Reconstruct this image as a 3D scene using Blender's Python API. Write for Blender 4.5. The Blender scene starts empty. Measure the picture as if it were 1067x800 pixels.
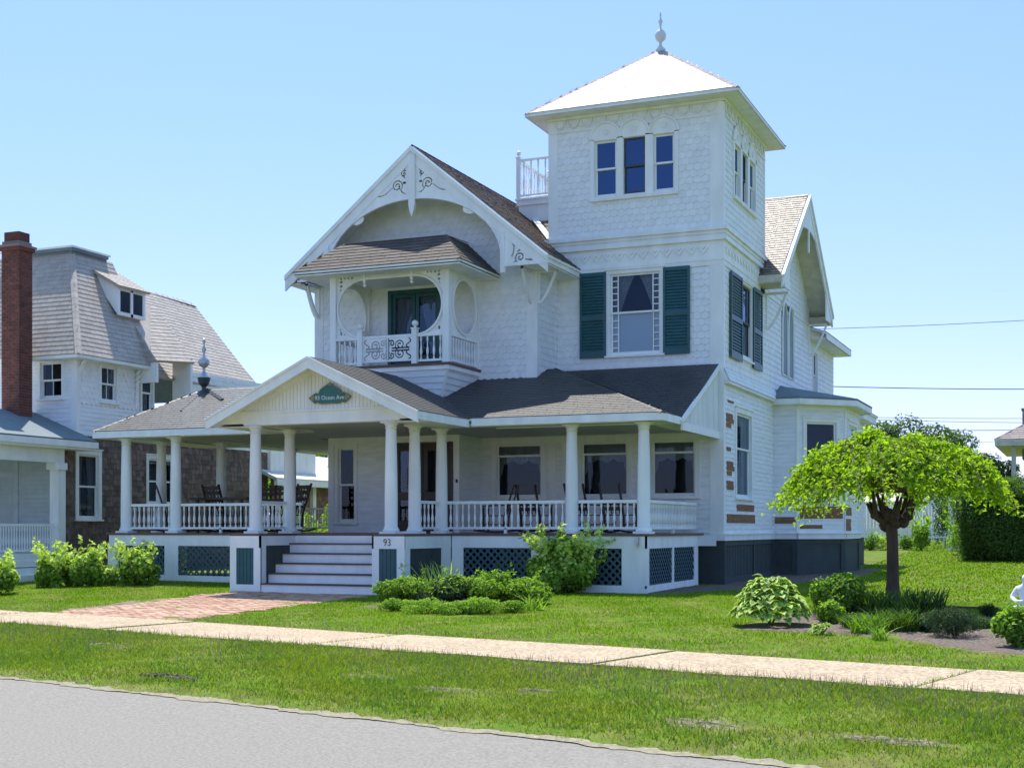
import bpy, bmesh, math, random
import numpy as np
from mathutils import Vector, Matrix
random.seed(7); RNG = np.random.default_rng(11)
SC = bpy.context.scene
R = math.radians
# ------------------------------------------------------------------ camera
cam_d = bpy.data.cameras.new('camera'); cam = bpy.data.objects.new('camera', cam_d)
SC.collection.objects.link(cam); SC.camera = cam
cam.location = (0, 0, 1.6); cam.rotation_euler = (R(90), 0, R(23))
cam_d.sensor_width = 36; cam_d.lens = 36 * 1408 / 1067
cam_d.shift_y = 150 / 1067; cam_d.clip_start = .1; cam_d.clip_end = 3000
# ------------------------------------------------------------------ sky, sun, exposure
SUN = Vector((-.233, .33, .91)).normalized()
EL = math.asin(SUN.z)
W = bpy.data.worlds.new('World'); SC.world = W; W.use_nodes = True
nt = W.node_tree; bg = nt.nodes['Background']
sky = nt.nodes.new('ShaderNodeTexSky'); sky.sky_type = 'NISHITA'; sky.sun_disc = False
sky.sun_elevation = EL; sky.sun_rotation = math.atan2(SUN.x, SUN.y)
sky.altitude = 0; sky.air_density = 1.0; sky.dust_density = .3; sky.ozone_density = 3.0
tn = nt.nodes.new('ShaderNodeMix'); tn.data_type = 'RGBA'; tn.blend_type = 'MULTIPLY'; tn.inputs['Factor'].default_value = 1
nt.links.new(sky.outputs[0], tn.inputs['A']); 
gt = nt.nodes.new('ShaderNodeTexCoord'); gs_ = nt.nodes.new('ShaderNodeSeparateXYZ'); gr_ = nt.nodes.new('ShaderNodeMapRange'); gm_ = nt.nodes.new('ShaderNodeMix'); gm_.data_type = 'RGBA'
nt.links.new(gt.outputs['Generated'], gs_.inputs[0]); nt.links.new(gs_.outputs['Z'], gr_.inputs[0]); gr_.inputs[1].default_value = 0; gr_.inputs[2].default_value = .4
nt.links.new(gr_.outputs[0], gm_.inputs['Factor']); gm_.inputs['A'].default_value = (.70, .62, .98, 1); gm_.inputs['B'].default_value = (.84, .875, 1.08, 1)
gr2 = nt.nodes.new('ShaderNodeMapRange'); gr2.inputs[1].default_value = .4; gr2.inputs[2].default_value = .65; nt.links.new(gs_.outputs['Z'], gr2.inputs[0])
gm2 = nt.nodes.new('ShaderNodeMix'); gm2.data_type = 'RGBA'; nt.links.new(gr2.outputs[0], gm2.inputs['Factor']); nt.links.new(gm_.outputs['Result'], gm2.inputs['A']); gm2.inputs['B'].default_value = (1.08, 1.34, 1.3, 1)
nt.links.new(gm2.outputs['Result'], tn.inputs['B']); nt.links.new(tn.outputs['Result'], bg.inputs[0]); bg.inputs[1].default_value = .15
sd = bpy.data.lights.new('sun', 'SUN'); so = bpy.data.objects.new('sun', sd); SC.collection.objects.link(so)
sd.energy = 4.0; sd.angle = R(.5); sd.color = (1, .945, .84)
so.rotation_euler = SUN.to_track_quat('Z', 'Y').to_euler()
SC.view_settings.view_transform = 'Standard'; SC.view_settings.look = 'None'
SC.view_settings.exposure = .66; SC.view_settings.gamma = 1
SC.cycles.max_bounces = 8; SC.cycles.transparent_max_bounces = 12
# ------------------------------------------------------------------ materials
MATS = {}
def mat(name, col, rough=.7, nscale=0, namt=.15, bump=0, bscale=40, isl=0, transl=0, tcol=None, col2=None, cscale=3, metal=0, stretch=None, coord='Object', spec=None):
    if name in MATS: return MATS[name]
    m = bpy.data.materials.new(name); m.use_nodes = True; MATS[name] = m
    t = m.node_tree; N = t.nodes; L = t.links; b = N['Principled BSDF']
    b.inputs['Roughness'].default_value = rough; b.inputs['Metallic'].default_value = metal
    if spec is not None: b.inputs['Specular IOR Level'].default_value = spec
    tc = N.new('ShaderNodeTexCoord'); src = tc.outputs[coord]
    if stretch:
        mp = N.new('ShaderNodeMapping'); mp.inputs['Scale'].default_value = stretch; L.new(src, mp.inputs[0]); src = mp.outputs[0]
    c = N.new('ShaderNodeRGB'); c.outputs[0].default_value = (*col, 1); out = c.outputs[0]
    if col2:
        n = N.new('ShaderNodeTexNoise'); n.inputs['Scale'].default_value = cscale; n.inputs['Detail'].default_value = 5
        n.inputs['Roughness'].default_value = .65; L.new(src, n.inputs['Vector'])
        r = N.new('ShaderNodeMapRange'); r.inputs[1].default_value = .42; r.inputs[2].default_value = .6; L.new(n.outputs[0], r.inputs[0])
        mx = N.new('ShaderNodeMix'); mx.data_type = 'RGBA'; L.new(r.outputs[0], mx.inputs['Factor'])
        L.new(out, mx.inputs['A']); mx.inputs['B'].default_value = (*col2, 1); out = mx.outputs['Result']
    val = None
    if nscale:
        n = N.new('ShaderNodeTexNoise'); n.inputs['Scale'].default_value = nscale; n.inputs['Detail'].default_value = 6
        L.new(src, n.inputs['Vector'])
        r = N.new('ShaderNodeMapRange'); r.inputs[1].default_value = .3; r.inputs[2].default_value = .7
        r.inputs[3].default_value = 1 - namt; r.inputs[4].default_value = 1 + namt; L.new(n.outputs[0], r.inputs[0]); val = r.outputs[0]
    if isl:
        g = N.new('ShaderNodeNewGeometry'); r = N.new('ShaderNodeMapRange'); L.new(g.outputs['Random Per Island'], r.inputs[0])
        r.inputs[3].default_value = 1 - isl; r.inputs[4].default_value = 1 + isl
        if val:
            mm = N.new('ShaderNodeMath'); mm.operation = 'MULTIPLY'; L.new(val, mm.inputs[0]); L.new(r.outputs[0], mm.inputs[1]); val = mm.outputs[0]
        else: val = r.outputs[0]
    if val:
        h = N.new('ShaderNodeVectorMath'); h.operation = 'SCALE'; L.new(out, h.inputs[0]); L.new(val, h.inputs['Scale']); out = h.outputs[0]
    L.new(out, b.inputs['Base Color'])
    if bump:
        n = N.new('ShaderNodeTexNoise'); n.inputs['Scale'].default_value = bscale; n.inputs['Detail'].default_value = 4
        L.new(src, n.inputs['Vector'])
        bp = N.new('ShaderNodeBump'); bp.inputs['Strength'].default_value = bump; bp.inputs['Distance'].default_value = .01
        L.new(n.outputs[0], bp.inputs['Height']); L.new(bp.outputs[0], b.inputs['Normal'])
    if transl:
        tr = N.new('ShaderNodeBsdfTranslucent'); ms = N.new('ShaderNodeMixShader'); ms.inputs[0].default_value = transl
        if tcol:
            h = N.new('ShaderNodeMix'); h.data_type = 'RGBA'; h.blend_type = 'MULTIPLY'; h.inputs['Factor'].default_value = 1
            L.new(out, h.inputs['A']); h.inputs['B'].default_value = (*tcol, 1); L.new(h.outputs['Result'], tr.inputs[0])
        else: L.new(out, tr.inputs[0])
        L.new(b.outputs[0], ms.inputs[1]); L.new(tr.outputs[0], ms.inputs[2]); L.new(ms.outputs[0], N['Material Output'].inputs[0])
    return m
def glass(name, tint=(.9, .95, 1), refl=(1, 1, 1), ior=1.6):
    m = bpy.data.materials.new(name); m.use_nodes = True; MATS[name] = m
    t = m.node_tree; N = t.nodes; L = t.links; N.remove(N['Principled BSDF'])
    f = N.new('ShaderNodeFresnel'); f.inputs[0].default_value = ior
    tr = N.new('ShaderNodeBsdfTransparent'); tr.inputs[0].default_value = (*tint, 1)
    g = N.new('ShaderNodeBsdfGlossy'); g.inputs['Roughness'].default_value = .02; g.inputs[0].default_value = (*refl, 1)
    nn = N.new('ShaderNodeTexNoise'); nn.inputs['Scale'].default_value = 1.3; tc = N.new('ShaderNodeTexCoord'); L.new(tc.outputs['Object'], nn.inputs['Vector'])
    bp = N.new('ShaderNodeBump'); bp.inputs['Strength'].default_value = .15; bp.inputs['Distance'].default_value = .02
    L.new(nn.outputs[0], bp.inputs['Height']); L.new(bp.outputs[0], g.inputs['Normal'])
    ms = N.new('ShaderNodeMixShader'); L.new(f.outputs[0], ms.inputs[0]); L.new(tr.outputs[0], ms.inputs[1]); L.new(g.outputs[0], ms.inputs[2])
    L.new(ms.outputs[0], N['Material Output'].inputs[0]); return m
WHITE = mat('white_paint', (.81, .83, .81), .55, 3.2, .08, .15, 60, stretch=(1, 1, .35))
WSH = mat('white_shingle_paint', (.80, .825, .83), .6, 4, .06, .15, 50, isl=.03)
CLAP = mat('white_clapboard_paint', (.78, .81, .825), .55, 2.5, .09, .12, 60, isl=.02, stretch=(1, 1, 6))
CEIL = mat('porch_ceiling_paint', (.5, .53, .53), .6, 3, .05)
TEAL = mat('teal_paint', (.014, .085, .10), .45, 6, .15)
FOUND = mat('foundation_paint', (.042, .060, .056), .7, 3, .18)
LATT = mat('dark_lattice_paint', (.04, .1, .125), .6, 3, .1)
DARK = mat('dark_room', (.012, .013, .015), 1, spec=0)
DECKM = mat('porch_deck_paint', (.12, .07, .05), .6, 4, .2)
TREADM = mat('step_tread_paint', (.10, .06, .045), .6, 4, .2)
CURT = mat('curtain_cloth', (.42, .44, .46), .9, 12, .1, transl=.4)
SHADE = mat('window_shade', (.66, .72, .78), .9)
WOOD = mat('dark_stained_wood', (.035, .018, .014), .4, 8, .2)
BARE = mat('bare_weathered_board', (.23, .115, .055), .85, 5, .35, .2, 60, isl=.15, stretch=(1, 1, 8))
RGRAY = mat('gray_asphalt_shingle', (.050, .048, .048), .46, 8, .1, .35, 120, isl=.14, spec=.62)
RBROWN = mat('brown_wood_shingle', (.10, .068, .05), .5, 7, .25, .3, 60, isl=.45, spec=.5)
RTAN = mat('weathered_tan_shingle', (.15, .105, .08), .5, 5, .28, .3, 60, isl=.4, spec=.5)
RPALE = mat('pale_roof_shingle', (.36, .325, .30), .55, 6, .08, .2, 80, isl=.1, spec=.4)
RNB = mat('beige_roof_shingle', (.42, .36, .305), .55, 4, .12, .3, 80, isl=.08, spec=.6)
RBLUE = mat('slate_blue_roofing', (.16, .20, .22), .8, 5, .1)
CHIM = mat('brick_red', (.15, .05, .035), .85, 6, .25, .2, 50, isl=.25)
MORT = mat('mortar', (.22, .19, .17), .9)
SHAKE = mat('weathered_wall_shingle', (.16, .115, .095), .9, 5, .25, .3, 50, isl=.35)
METAL = mat('gray_metal', (.45, .48, .52), .35, metal=.6)
IRON = mat('black_iron', (.02, .02, .022), .5)
GLASS = glass('window_glass', tint=(.8, .86, .9), refl=(.55, .72, .9), ior=1.5)
GLASSB = glass('tower_window_glass', tint=(.5, .6, .75), refl=(.35, .6, 1), ior=2.3)
SCREEN = mat('window_screen', (.05, .055, .06), .6)
ASPH = mat('asphalt', (.295, .265, .225), .9, 0, 0, .6, 160, col2=(.205, .183, .155), cscale=38, coord='Object')
CONC = mat('exposed_aggregate_concrete', (.55, .43, .29), .9, 2, .1, .6, 70, col2=(.30, .21, .13), cscale=24)
# ------------------------------------------------------------------ mesh building helpers
def T(x=0, y=0, z=0): return Matrix.Translation((x, y, z))
def frame(o, u, v=(0, 0, 1)):
    """facade frame: local x along u, local y along v, local z outward (u cross v)"""
    u = Vector(u).normalized(); v = Vector(v).normalized(); n = u.cross(v).normalized(); v = n.cross(u)
    m = Matrix((u, v, n)).transposed().to_4x4(); m.translation = Vector(o); return m
class MB:
    def __init__(s, M=None): s.v = []; s.f = []; s.M = M or Matrix.Identity(4); s.smooth = False
    def add(s, vs, fs):
        b = len(s.v); M = s.M
        s.v += [tuple(M @ Vector(p)) for p in vs]; s.f += [tuple(i + b for i in f) for f in fs]; return s
    def box(s, x0, x1, y0, y1, z0, z1):
        s.add([(x0,y0,z0),(x1,y0,z0),(x1,y1,z0),(x0,y1,z0),(x0,y0,z1),(x1,y0,z1),(x1,y1,z1),(x0,y1,z1)],
              [(0,3,2,1),(4,5,6,7),(0,1,5,4),(1,2,6,5),(2,3,7,6),(3,0,4,7)]); return s
    def bar(s, a, b, w, h=None, up=(0, 0, 1)):
        a = Vector(a); b = Vector(b); h = h or w; d = (b - a).normalized(); up = Vector(up)
        x = d.cross(up)
        if x.length < 1e-4: x = d.cross(Vector((1, 0, 0)))
        x.normalize(); y = x.cross(d)
        vs = [p + x * i * w / 2 + y * j * h / 2 for p in (a, b) for i, j in ((-1,-1),(1,-1),(1,1),(-1,1))]
        s.add(vs, [(0,1,2,3),(7,6,5,4),(0,4,5,1),(1,5,6,2),(2,6,7,3),(3,7,4,0)]); return s
    def prism(s, pts, d0, d1):
        """polygon in local xy, extruded along local z"""
        n = len(pts)
        s.add([(x, y, d0) for x, y in pts] + [(x, y, d1) for x, y in pts],
              [tuple(range(n))[::-1], tuple(range(n, 2*n))] + [(i, (i+1) % n, n+(i+1) % n, n+i) for i in range(n)]); return s
    def slab(s, P, th):
        """3d planar polygon with thickness downward along its normal"""
        P = [Vector(p) for p in P]; n = (P[1]-P[0]).cross(P[2]-P[0]).normalized(); k = len(P)
        s.add(P + [p - n*th for p in P], [tuple(range(k)), tuple(range(k, 2*k))[::-1]] + [(i, k+i, k+(i+1) % k, (i+1) % k) for i in range(k)]); return s
    def lathe(s, prof, c=(0, 0, 0), n=12):
        vs = []; fs = []
        for r, z in prof:
            for k in range(n): a = 2*math.pi*k/n; vs.append((c[0]+r*math.cos(a), c[1]+r*math.sin(a), c[2]+z))
        for i in range(len(prof)-1):
            for k in range(n): fs.append((i*n+k, i*n+(k+1) % n, (i+1)*n+(k+1) % n, (i+1)*n+k))
        fs.append(tuple(range(n))[::-1]); fs.append(tuple(range((len(prof)-1)*n, len(prof)*n)))
        s.add(vs, fs); return s
    def tube(s, pts, r, n=6):
        pts = [Vector(p) for p in pts]; rs = r if isinstance(r, (list, tuple)) else [r]*len(pts); vs = []; fs = []; x = None
        for i, p in enumerate(pts):
            d = (pts[min(i+1, len(pts)-1)] - pts[max(i-1, 0)]).normalized()
            if x is None: x = d.orthogonal().normalized()
            x = (x - d*x.dot(d)).normalized(); y = d.cross(x)
            for k in range(n): a = 2*math.pi*k/n; vs.append(p + (x*math.cos(a)+y*math.sin(a))*rs[i])
        for i in range(len(pts)-1):
            for k in range(n): fs.append((i*n+k, i*n+(k+1) % n, (i+1)*n+(k+1) % n, (i+1)*n+k))
        fs.append(tuple(range(n))[::-1]); fs.append(tuple(range((len(pts)-1)*n, len(pts)*n)))
        s.add(vs, fs); return s
    def build(s, name, m, parent=None, smooth=False):
        me = bpy.data.meshes.new(name); me.from_pydata(s.v, [], s.f); me.materials.append(m)
        if smooth or s.smooth: me.polygons.foreach_set('use_smooth', [True]*len(me.polygons))
        o = bpy.data.objects.new(name, me); SC.collection.objects.link(o)
        if parent is not None: put(o, parent)
        return o
def world_of(o):
    m = o.matrix_basis.copy()
    while o.parent: m = o.parent.matrix_basis @ o.matrix_parent_inverse @ m if False else o.parent.matrix_basis @ m; o = o.parent
    return m
def put(o, parent):
    """parent o, whose mesh holds world coordinates, keeping it where it is"""
    o.parent = parent; w = world_of(parent)
    o.data.transform(w.inverted()) if o.data else None
def tag(o, label, cat, group=None, kind=None):
    if label: o['label'] = label
    if cat: o['category'] = cat
    if group: o['group'] = group
    if kind: o['kind'] = kind
    return o
def thing(name, label, cat, loc, group=None, rz=0):
    o = bpy.data.objects.new(name, None); SC.collection.objects.link(o); o.location = loc; o.rotation_euler = (0, 0, rz); o.empty_display_size = .3
    return tag(o, label, cat, group)
def npmesh(name, V, F, m, parent=None, kind=None):
    """V (n,3), F (k,m) arrays"""
    me = bpy.data.meshes.new(name); k, w = F.shape
    me.vertices.add(len(V)); me.vertices.foreach_set('co', np.ascontiguousarray(V, dtype=np.float32).ravel())
    me.loops.add(k*w); me.loops.foreach_set('vertex_index', np.ascontiguousarray(F, dtype=np.int32).ravel())
    me.polygons.add(k); me.polygons.foreach_set('loop_start', np.arange(0, k*w, w, dtype=np.int32))
    me.update(calc_edges=True); me.materials.append(m)
    o = bpy.data.objects.new(name, me); SC.collection.objects.link(o)
    if kind: o['kind'] = kind
    if parent is not None: put(o, parent)
    return o
# ---- courses of shingles or boards laid on a plane
def span(poly, v):
    xs = []
    for i in range(len(poly)):
        (x0, y0), (x1, y1) = poly[i], poly[(i+1) % len(poly)]
        if (y0 <= v < y1) or (y1 <= v < y0): xs.append(x0 + (v-y0)/(y1-y0)*(x1-x0))
    return (min(xs), max(xs)) if len(xs) >= 2 else None
def courses(mb, poly, e=.14, w=.3, t=.012, shape='flat', holes=(), base=.0, jit=0, back=True, v0=None):
    ys = [p[1] for p in poly]; lo, hi = min(ys), max(ys)
    v = lo if v0 is None else v0; row = 0; lap = e*.45
    def lim(a): 
        a = min(max(a, lo+1e-4), hi-1e-4); return span(poly, a)
    while v < hi - .01:
        vt = min(v + e + lap, hi); vb = max(v, lo)
        sb, st, sm = lim(vb), lim(vt), lim(min(v+e*.5, hi-1e-3))
        if sb and st and sm:
            ivs = [(min(sb[0], st[0]), max(sb[1], st[1]))]
            for (h0, h1, g0, g1) in holes:
                if g0 < v + e*.5 < g1:
                    nv = []
                    for a, b in ivs:
                        if h1 <= a or h0 >= b: nv.append((a, b)); continue
                        if a < h0: nv.append((a, h0))
                        if h1 < b: nv.append((h1, b))
                    ivs = nv
            for a, b in ivs:
                if back and w: mb.add([(max(a, sb[0]), vb, base-.006), (min(b, sb[1]), vb, base-.006), (min(b, st[1]), min(v+e, hi), base-.006), (max(a, st[0]), min(v+e, hi), base-.006)], [(0,1,2,3)])
                if w is None: cuts = [a, b]
                else:
                    off = (row % 2)*w*.5 if shape != 'flat' else random.random()*w
                    k0 = math.floor((a-off)/w); cuts = [a]
                    k = k0+1
                    while k*w+off < b:
                        c = k*w+off + (random.uniform(-.25, .25)*w if (jit and shape == 'flat') else 0)
                        if c > cuts[-1]+.01 and c < b-.01: cuts.append(c)
                        k += 1
                    cuts.append(b)
                for ca, cb in zip(cuts[:-1], cuts[1:]):
                    g = (.0015 if shape == 'scallop' else .004) if w else 0
                    ba, bb = max(ca+g, sb[0]), min(cb-g, sb[1]); ta, tb = max(ca+g, st[0]), min(cb-g, st[1])
                    if bb-ba < .003 and tb-ta < .003: continue
                    bb = max(bb, ba+.001); tb = max(tb, ta+.001)
                    dj = random.uniform(-jit, jit)*.5 if jit else 0
                    zt = base + .001; zb = base + t*(1+dj*20 if jit else 1); vb2 = max(vb + (random.uniform(-jit, jit) if jit else 0), lo-.02)
                    if shape == 'scallop' and cb-ca > w*.5:
                        n = 5; dp = e*.27; pts = []
                        for i in range(n+1):
                            q = i/n; pts.append((ba+(bb-ba)*q, vb2 + dp*(1-math.sin(math.pi*q)**.8)))
                    else: pts = [(ba, vb2), (bb, vb2)]
                    m = len(pts)
                    zz = [zb + (zt-zb)*((p[1]-vb2)/max(vt-vb2, .01)) for p in pts]
                    vs = [(p[0], p[1], z) for p, z in zip(pts, zz)] + [(tb, vt, zt), (ta, vt, zt)] + [(p[0], p[1], base-.004) for p in pts]
                    fs = [tuple(range(m+2))] + [(i+1, i, m+2+i, m+3+i) for i in range(m-1)]
                    if shape == 'flat' and w: fs += [(0, m+1, m+2), (m, m-1, m+1+m)]
                    mb.add(vs, fs)
        v += e; row += 1
    return mb
def plane_frame(P):
    """frame for a 3d polygon: origin P0, u along P0->P1 (the eave), normal outward-up; returns frame and 2d polygon"""
    P = [Vector(p) for p in P]; u = (P[1]-P[0]).normalized(); n = u.cross(P[2]-P[0]).normalized(); v = n.cross(u)
    m = Matrix((u, v, n)).transposed().to_4x4(); m.translation = P[0]; inv = m.inverted()
    return m, [((inv @ p).x, (inv @ p).y) for p in P]
def roof(parent, P, m, e=.14, w=.32, t=.014, name='roof_slope', th=.06, under=None, jit=.006, shape='flat'):
    """deck slab plus shingle courses on a roof plane; P[0]->P[1] is the eave, seen from outside left to right"""
    F, q = plane_frame(P)
    mb = MB(); mb.slab(P, th); o = mb.build(name, under or WHITE, parent)
    s = MB(F); courses(s, q, e, w, t, shape, base=.006, jit=jit, back=False); c = s.build('shingles', m, o)
    return o
def cap(mb, a, b, w=.22, h=.03, seg=.25):
    a = Vector(a); b = Vector(b); L = (b-a).length; n = max(1, int(L/seg)); d = (b-a)/n
    side = (b-a).cross(Vector((0, 0, 1)))
    side = side.normalized() if side.length > 1e-5 else Vector((1, 0, 0))
    for i in range(n):
        p = a+d*i; q = a+d*(i+1.15); k = Vector((0, 0, 1))
        w2 = w*.4; l = [p+k*.03, p+side*w2-k*.022, p-side*w2-k*.022, q+k*.024, q+side*w2-k*.028, q-side*w2-k*.028]
        mb.add(l, [(0,1,4,3),(2,0,3,5),(0,2,1),(3,4,5)])
def fret(F, u0, u1, v0, v1, cell, fn, t, mb=None):
    """a sawn board: cells of a grid kept where fn(u, v) holds, with real holes"""
    nu = int(round((u1-u0)/cell)); nv = int(round((v1-v0)/cell))
    cu = u0+(np.arange(nu)+.5)*cell; cv = v0+(np.arange(nv)+.5)*cell
    U, V = np.meshgrid(cu, cv, indexing='ij'); K = fn(U, V)
    mb = mb or MB(F); old = mb.M; mb.M = F
    Kp = np.pad(K, 1)
    for i in range(nu):
        j = 0
        while j < nv:
            if K[i, j]:
                k = j
                while k < nv and K[i, k]: k += 1
                x0 = u0+i*cell; x1 = x0+cell; y0 = v0+j*cell; y1 = v0+k*cell
                mb.add([(x0,y0,0),(x1,y0,0),(x1,y1,0),(x0,y1,0),(x0,y0,t),(x1,y0,t),(x1,y1,t),(x0,y1,t)],
                       [(0,3,2,1),(4,5,6,7),(0,1,5,4),(2,3,7,6)])
                j = k
            else: j += 1
        for j in range(nv):
            if K[i, j]:
                x0 = u0+i*cell; x1 = x0+cell; y0 = v0+j*cell; y1 = y0+cell
                if not Kp[i, j+1]: mb.add([(x0,y0,0),(x0,y1,0),(x0,y1,t),(x0,y0,t)], [(3,2,1,0)])
                if not Kp[i+2, j+1]: mb.add([(x1,y0,0),(x1,y1,0),(x1,y1,t),(x1,y0,t)], [(0,1,2,3)])
    mb.M = old
    return mb
def near_curve(U, V, pts, r):
    k = np.zeros(U.shape, bool)
    for x, y in pts: k |= (U-x)**2+(V-y)**2 < r*r
    return k
def spiral(cx, cy, r0, r1, a0, turns, n=50):
    return [(cx+(r0+(r1-r0)*i/n)*math.cos(a0+turns*2*math.pi*i/n), cy+(r0+(r1-r0)*i/n)*math.sin(a0+turns*2*math.pi*i/n)) for i in range(n+1)]
# ---- ground height
EN = (.2337, .972)
def sdist(x, y): return EN[0]*x + EN[1]*y - 8.40
def gz(x, y):
    s = EN[0]*x+EN[1]*y-8.40
    z = np.interp(s, [-30, -3, 0, .35, 4, 6, 14, 22, 33, 52, 80, 400], [-.02, 0, 0, .04, .08, .09, .23, .25, .42, .95, 1.1, 1.2])
    return z + .14*np.clip((-15-x)/6, 0, 1)*np.clip((s-8)/6, 0, 1)
G = lambda x, y: float(gz(x, y))
exec_parts = []
# =================================================================== SETTING
def strip_grid(x0, x1, s0, s1, nx, ns, dz=0.0, fz=None):
    """sheet in street coordinates: t along the street, s behind the road edge"""
    t = np.linspace(x0, x1, nx); s = np.linspace(s0, s1, ns) if np.isscalar(ns) else np.array(ns)
    Tt, Ss = np.meshgrid(t, s, indexing='ij')
    X = EN[0]*(Ss+8.40) + EN[1]*Tt; Y = EN[1]*(Ss+8.40) - EN[0]*Tt
    Z = gz(X, Y) + dz
    if fz is not None: Z = Z + fz(Tt, Ss)
    V = np.stack([X, Y, Z], -1).reshape(-1, 3); n = len(s)
    i, j = np.meshgrid(np.arange(nx-1), np.arange(n-1), indexing='ij'); a = (i*n+j).ravel()
    return V, np.stack([a, a+n, a+n+1, a+1], -1)
def wob(t, f=1.0, ph=0): return .5*np.sin(t*1.9*f+ph)+.3*np.sin(t*4.7*f+1.3+ph)+.2*np.sin(t*11.3*f+2.1+ph)
SOIL = mat('lawn_ground', (.10, .17, .012), .95, 3, .25, .5, 60, spec=.1, col2=(.16, .17, .04), cscale=1.1)
ss = np.concatenate([[-400, -100, -40, -20, -10, -9.1, -8.9, -5], np.arange(-3, 18, .25), np.arange(18, 60, 1.5), [70, 90, 120, 200, 400, 900]])
tt = np.concatenate([[-900, -300, -100], np.arange(-60, 60, .6), [100, 300, 900]])
Tt, Ss = np.meshgrid(tt, ss, indexing='ij')
X = EN[0]*(Ss+8.40)+EN[1]*Tt; Y = EN[1]*(Ss+8.40)-EN[0]*Tt
Z = gz(X, Y)
bumps = .012*(np.sin(X*2.1)*np.cos(Y*1.7)+np.sin(X*5.3+Y*3.1)*.5)
Z = Z + np.where((Ss > .1) & (Ss < 14), bumps, 0) - np.where(Ss < 0.0, .02, 0) - np.where((Ss < -.4) & (Ss > -9), .1, 0) - np.where((Ss > 4.0) & (Ss < 6.2), .03, 0)
# a shallow eroded rut along the verge near the road edge
Z = Z - .05*np.exp(-((Ss-.75)/.16)**2)*np.clip(np.sin(Tt*.55+.6)*2.2, 0, 1)
V = np.stack([X, Y, Z], -1).reshape(-1, 3); n = len(ss)
i, j = np.meshgrid(np.arange(len(tt)-1), np.arange(n-1), indexing='ij'); a = (i*n+j).ravel()
g_o = npmesh('ground', V, np.stack([a, a+n, a+n+1, a+1], -1), SOIL, kind='structure')
# road with a ragged edge
t = np.arange(-60, 60, .12); edge = -.02+.07*wob(t, 1.3)+.03*wob(t, 4.0, 1)
V = []; 
for q, e in zip(t, edge):
    for s in (-9.0, -3, -1, e-.25, e):
        x = EN[0]*(s+8.40)+EN[1]*q; y = EN[1]*(s+8.40)-EN[0]*q
        V.append((x, y, (.012 if s < e-.01 else .004) + .006*min(0, s+.25)))
V = np.array(V); n = 5
i, j = np.meshgrid(np.arange(len(t)-1), np.arange(n-1), indexing='ij'); a = (i*n+j).ravel()
npmesh('road', V, np.stack([a, a+n, a+n+1, a+1], -1), ASPH, kind='structure')
# sidewalk slabs with joints
sw = MB()
def st(s, q): return (EN[0]*(s+8.40)+EN[1]*q, EN[1]*(s+8.40)-EN[0]*q)
joints = [-46, -41, -37, -33, -29, -25.2, -21.2, -17, -12.55, -8.2, -4.55, -.4, 3.6, 7.6, 11.6, 15.6, 20, 25, 30]
for k, (a, b) in enumerate(zip(joints[:-1], joints[1:])):
    nseg = 10; dz = random.uniform(-.006, .008); tilt = random.uniform(-.01, .01)
    a += .02; b -= .02
    for s_ in range(nseg):
        qa = a+(b-a)*s_/nseg; qb = a+(b-a)*(s_+1)/nseg; P = []
        for q, s in ((qa, 4.12+.05*math.sin(qa*3)), (qb, 4.12+.05*math.sin(qb*3)), (qb, 6.02), (qa, 6.02)):
            x, y = st(s, q); P.append((x, y, G(x, y)+.012+dz+tilt*(q-a)/(b-a)))
        sw.slab(P, .08)
sw.build('sidewalk', CONC)['kind'] = 'structure'
# brick path
BR = mat('brick_path', (.50, .25, .165), .85, 5, .2, .2, 60, isl=.2, col2=(.54, .37, .26), cscale=5)
bp = MB(); y = 18.2; r = 0
while y < 24.8:
    x = -17.25 + (r % 2)*.105 - .6*max(0, (21.5-y)/3.5)*0
    xe = -13.55
    while x < xe:
        s = sdist(x+.1, y+.05)
        ragged = -17.15+.12*math.sin(y*5)+.08*math.sin(y*13)
        if s > 6.08 and x > ragged and x < xe-.1*math.sin(y*7)-.12:
            z = G(x, y)+.012+random.uniform(-.003, .004)
            bp.slab([(x, y, z), (x+.2, y, z), (x+.2, y+.098, z+random.uniform(-.002, .002)), (x, y+.098, z)], .06)
        x += .21
    y += .105; r += 1
bp.build('brick_path', BR)['kind'] = 'structure'
# dirt bed beside the house foundation, planting bed, path dirt edge
def patch(name, pts, m, dz=.02, n=14, sub=3):
    if name != 'bare_soil': BEDS.append(pts)
    c = np.mean(np.array(pts), 0); mb = MB(); P = []
    k = len(pts)
    for i in range(k):
        a = np.array(pts[i]); b = np.array(pts[(i+1) % k])
        for q in range(6): P.append(a+(b-a)*q/6)
    P = [p + (p-c)/np.linalg.norm(p-c)*.07*math.sin(i*2.3)+(p-c)*.02*math.sin(i*1.1) for i, p in enumerate(P)]
    vs = [(c[0], c[1], G(*c)+dz+.02)]; fs = []; rings = 6
    for r in range(1, rings+1):
        for p in P:
            w = c+(p-c)*r/rings; vs.append((w[0], w[1], G(*w)+(dz+random.uniform(-.01, .012) if r < rings else -.02)))
    m_ = len(P)
    for i in range(m_): fs.append((0, 1+i, 1+(i+1) % m_))
    for r in range(rings-1):
        for i in range(m_): fs.append((1+r*m_+i, 1+(r+1)*m_+i, 1+(r+1)*m_+(i+1) % m_, 1+r*m_+(i+1) % m_))
    mb.add(vs, fs); o = mb.build(name, m); o['kind'] = 'structure'; return o
BEDS = []
MULCH = mat('bark_mulch', (.085, .06, .045), .95, 20, .4, 1.0, 45, col2=(.20, .15, .115), cscale=28)
DIRT = mat('bare_dirt', (.26, .215, .145), .95, 8, .2, .6, 60, col2=(.19, .16, .10), cscale=6)
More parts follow.
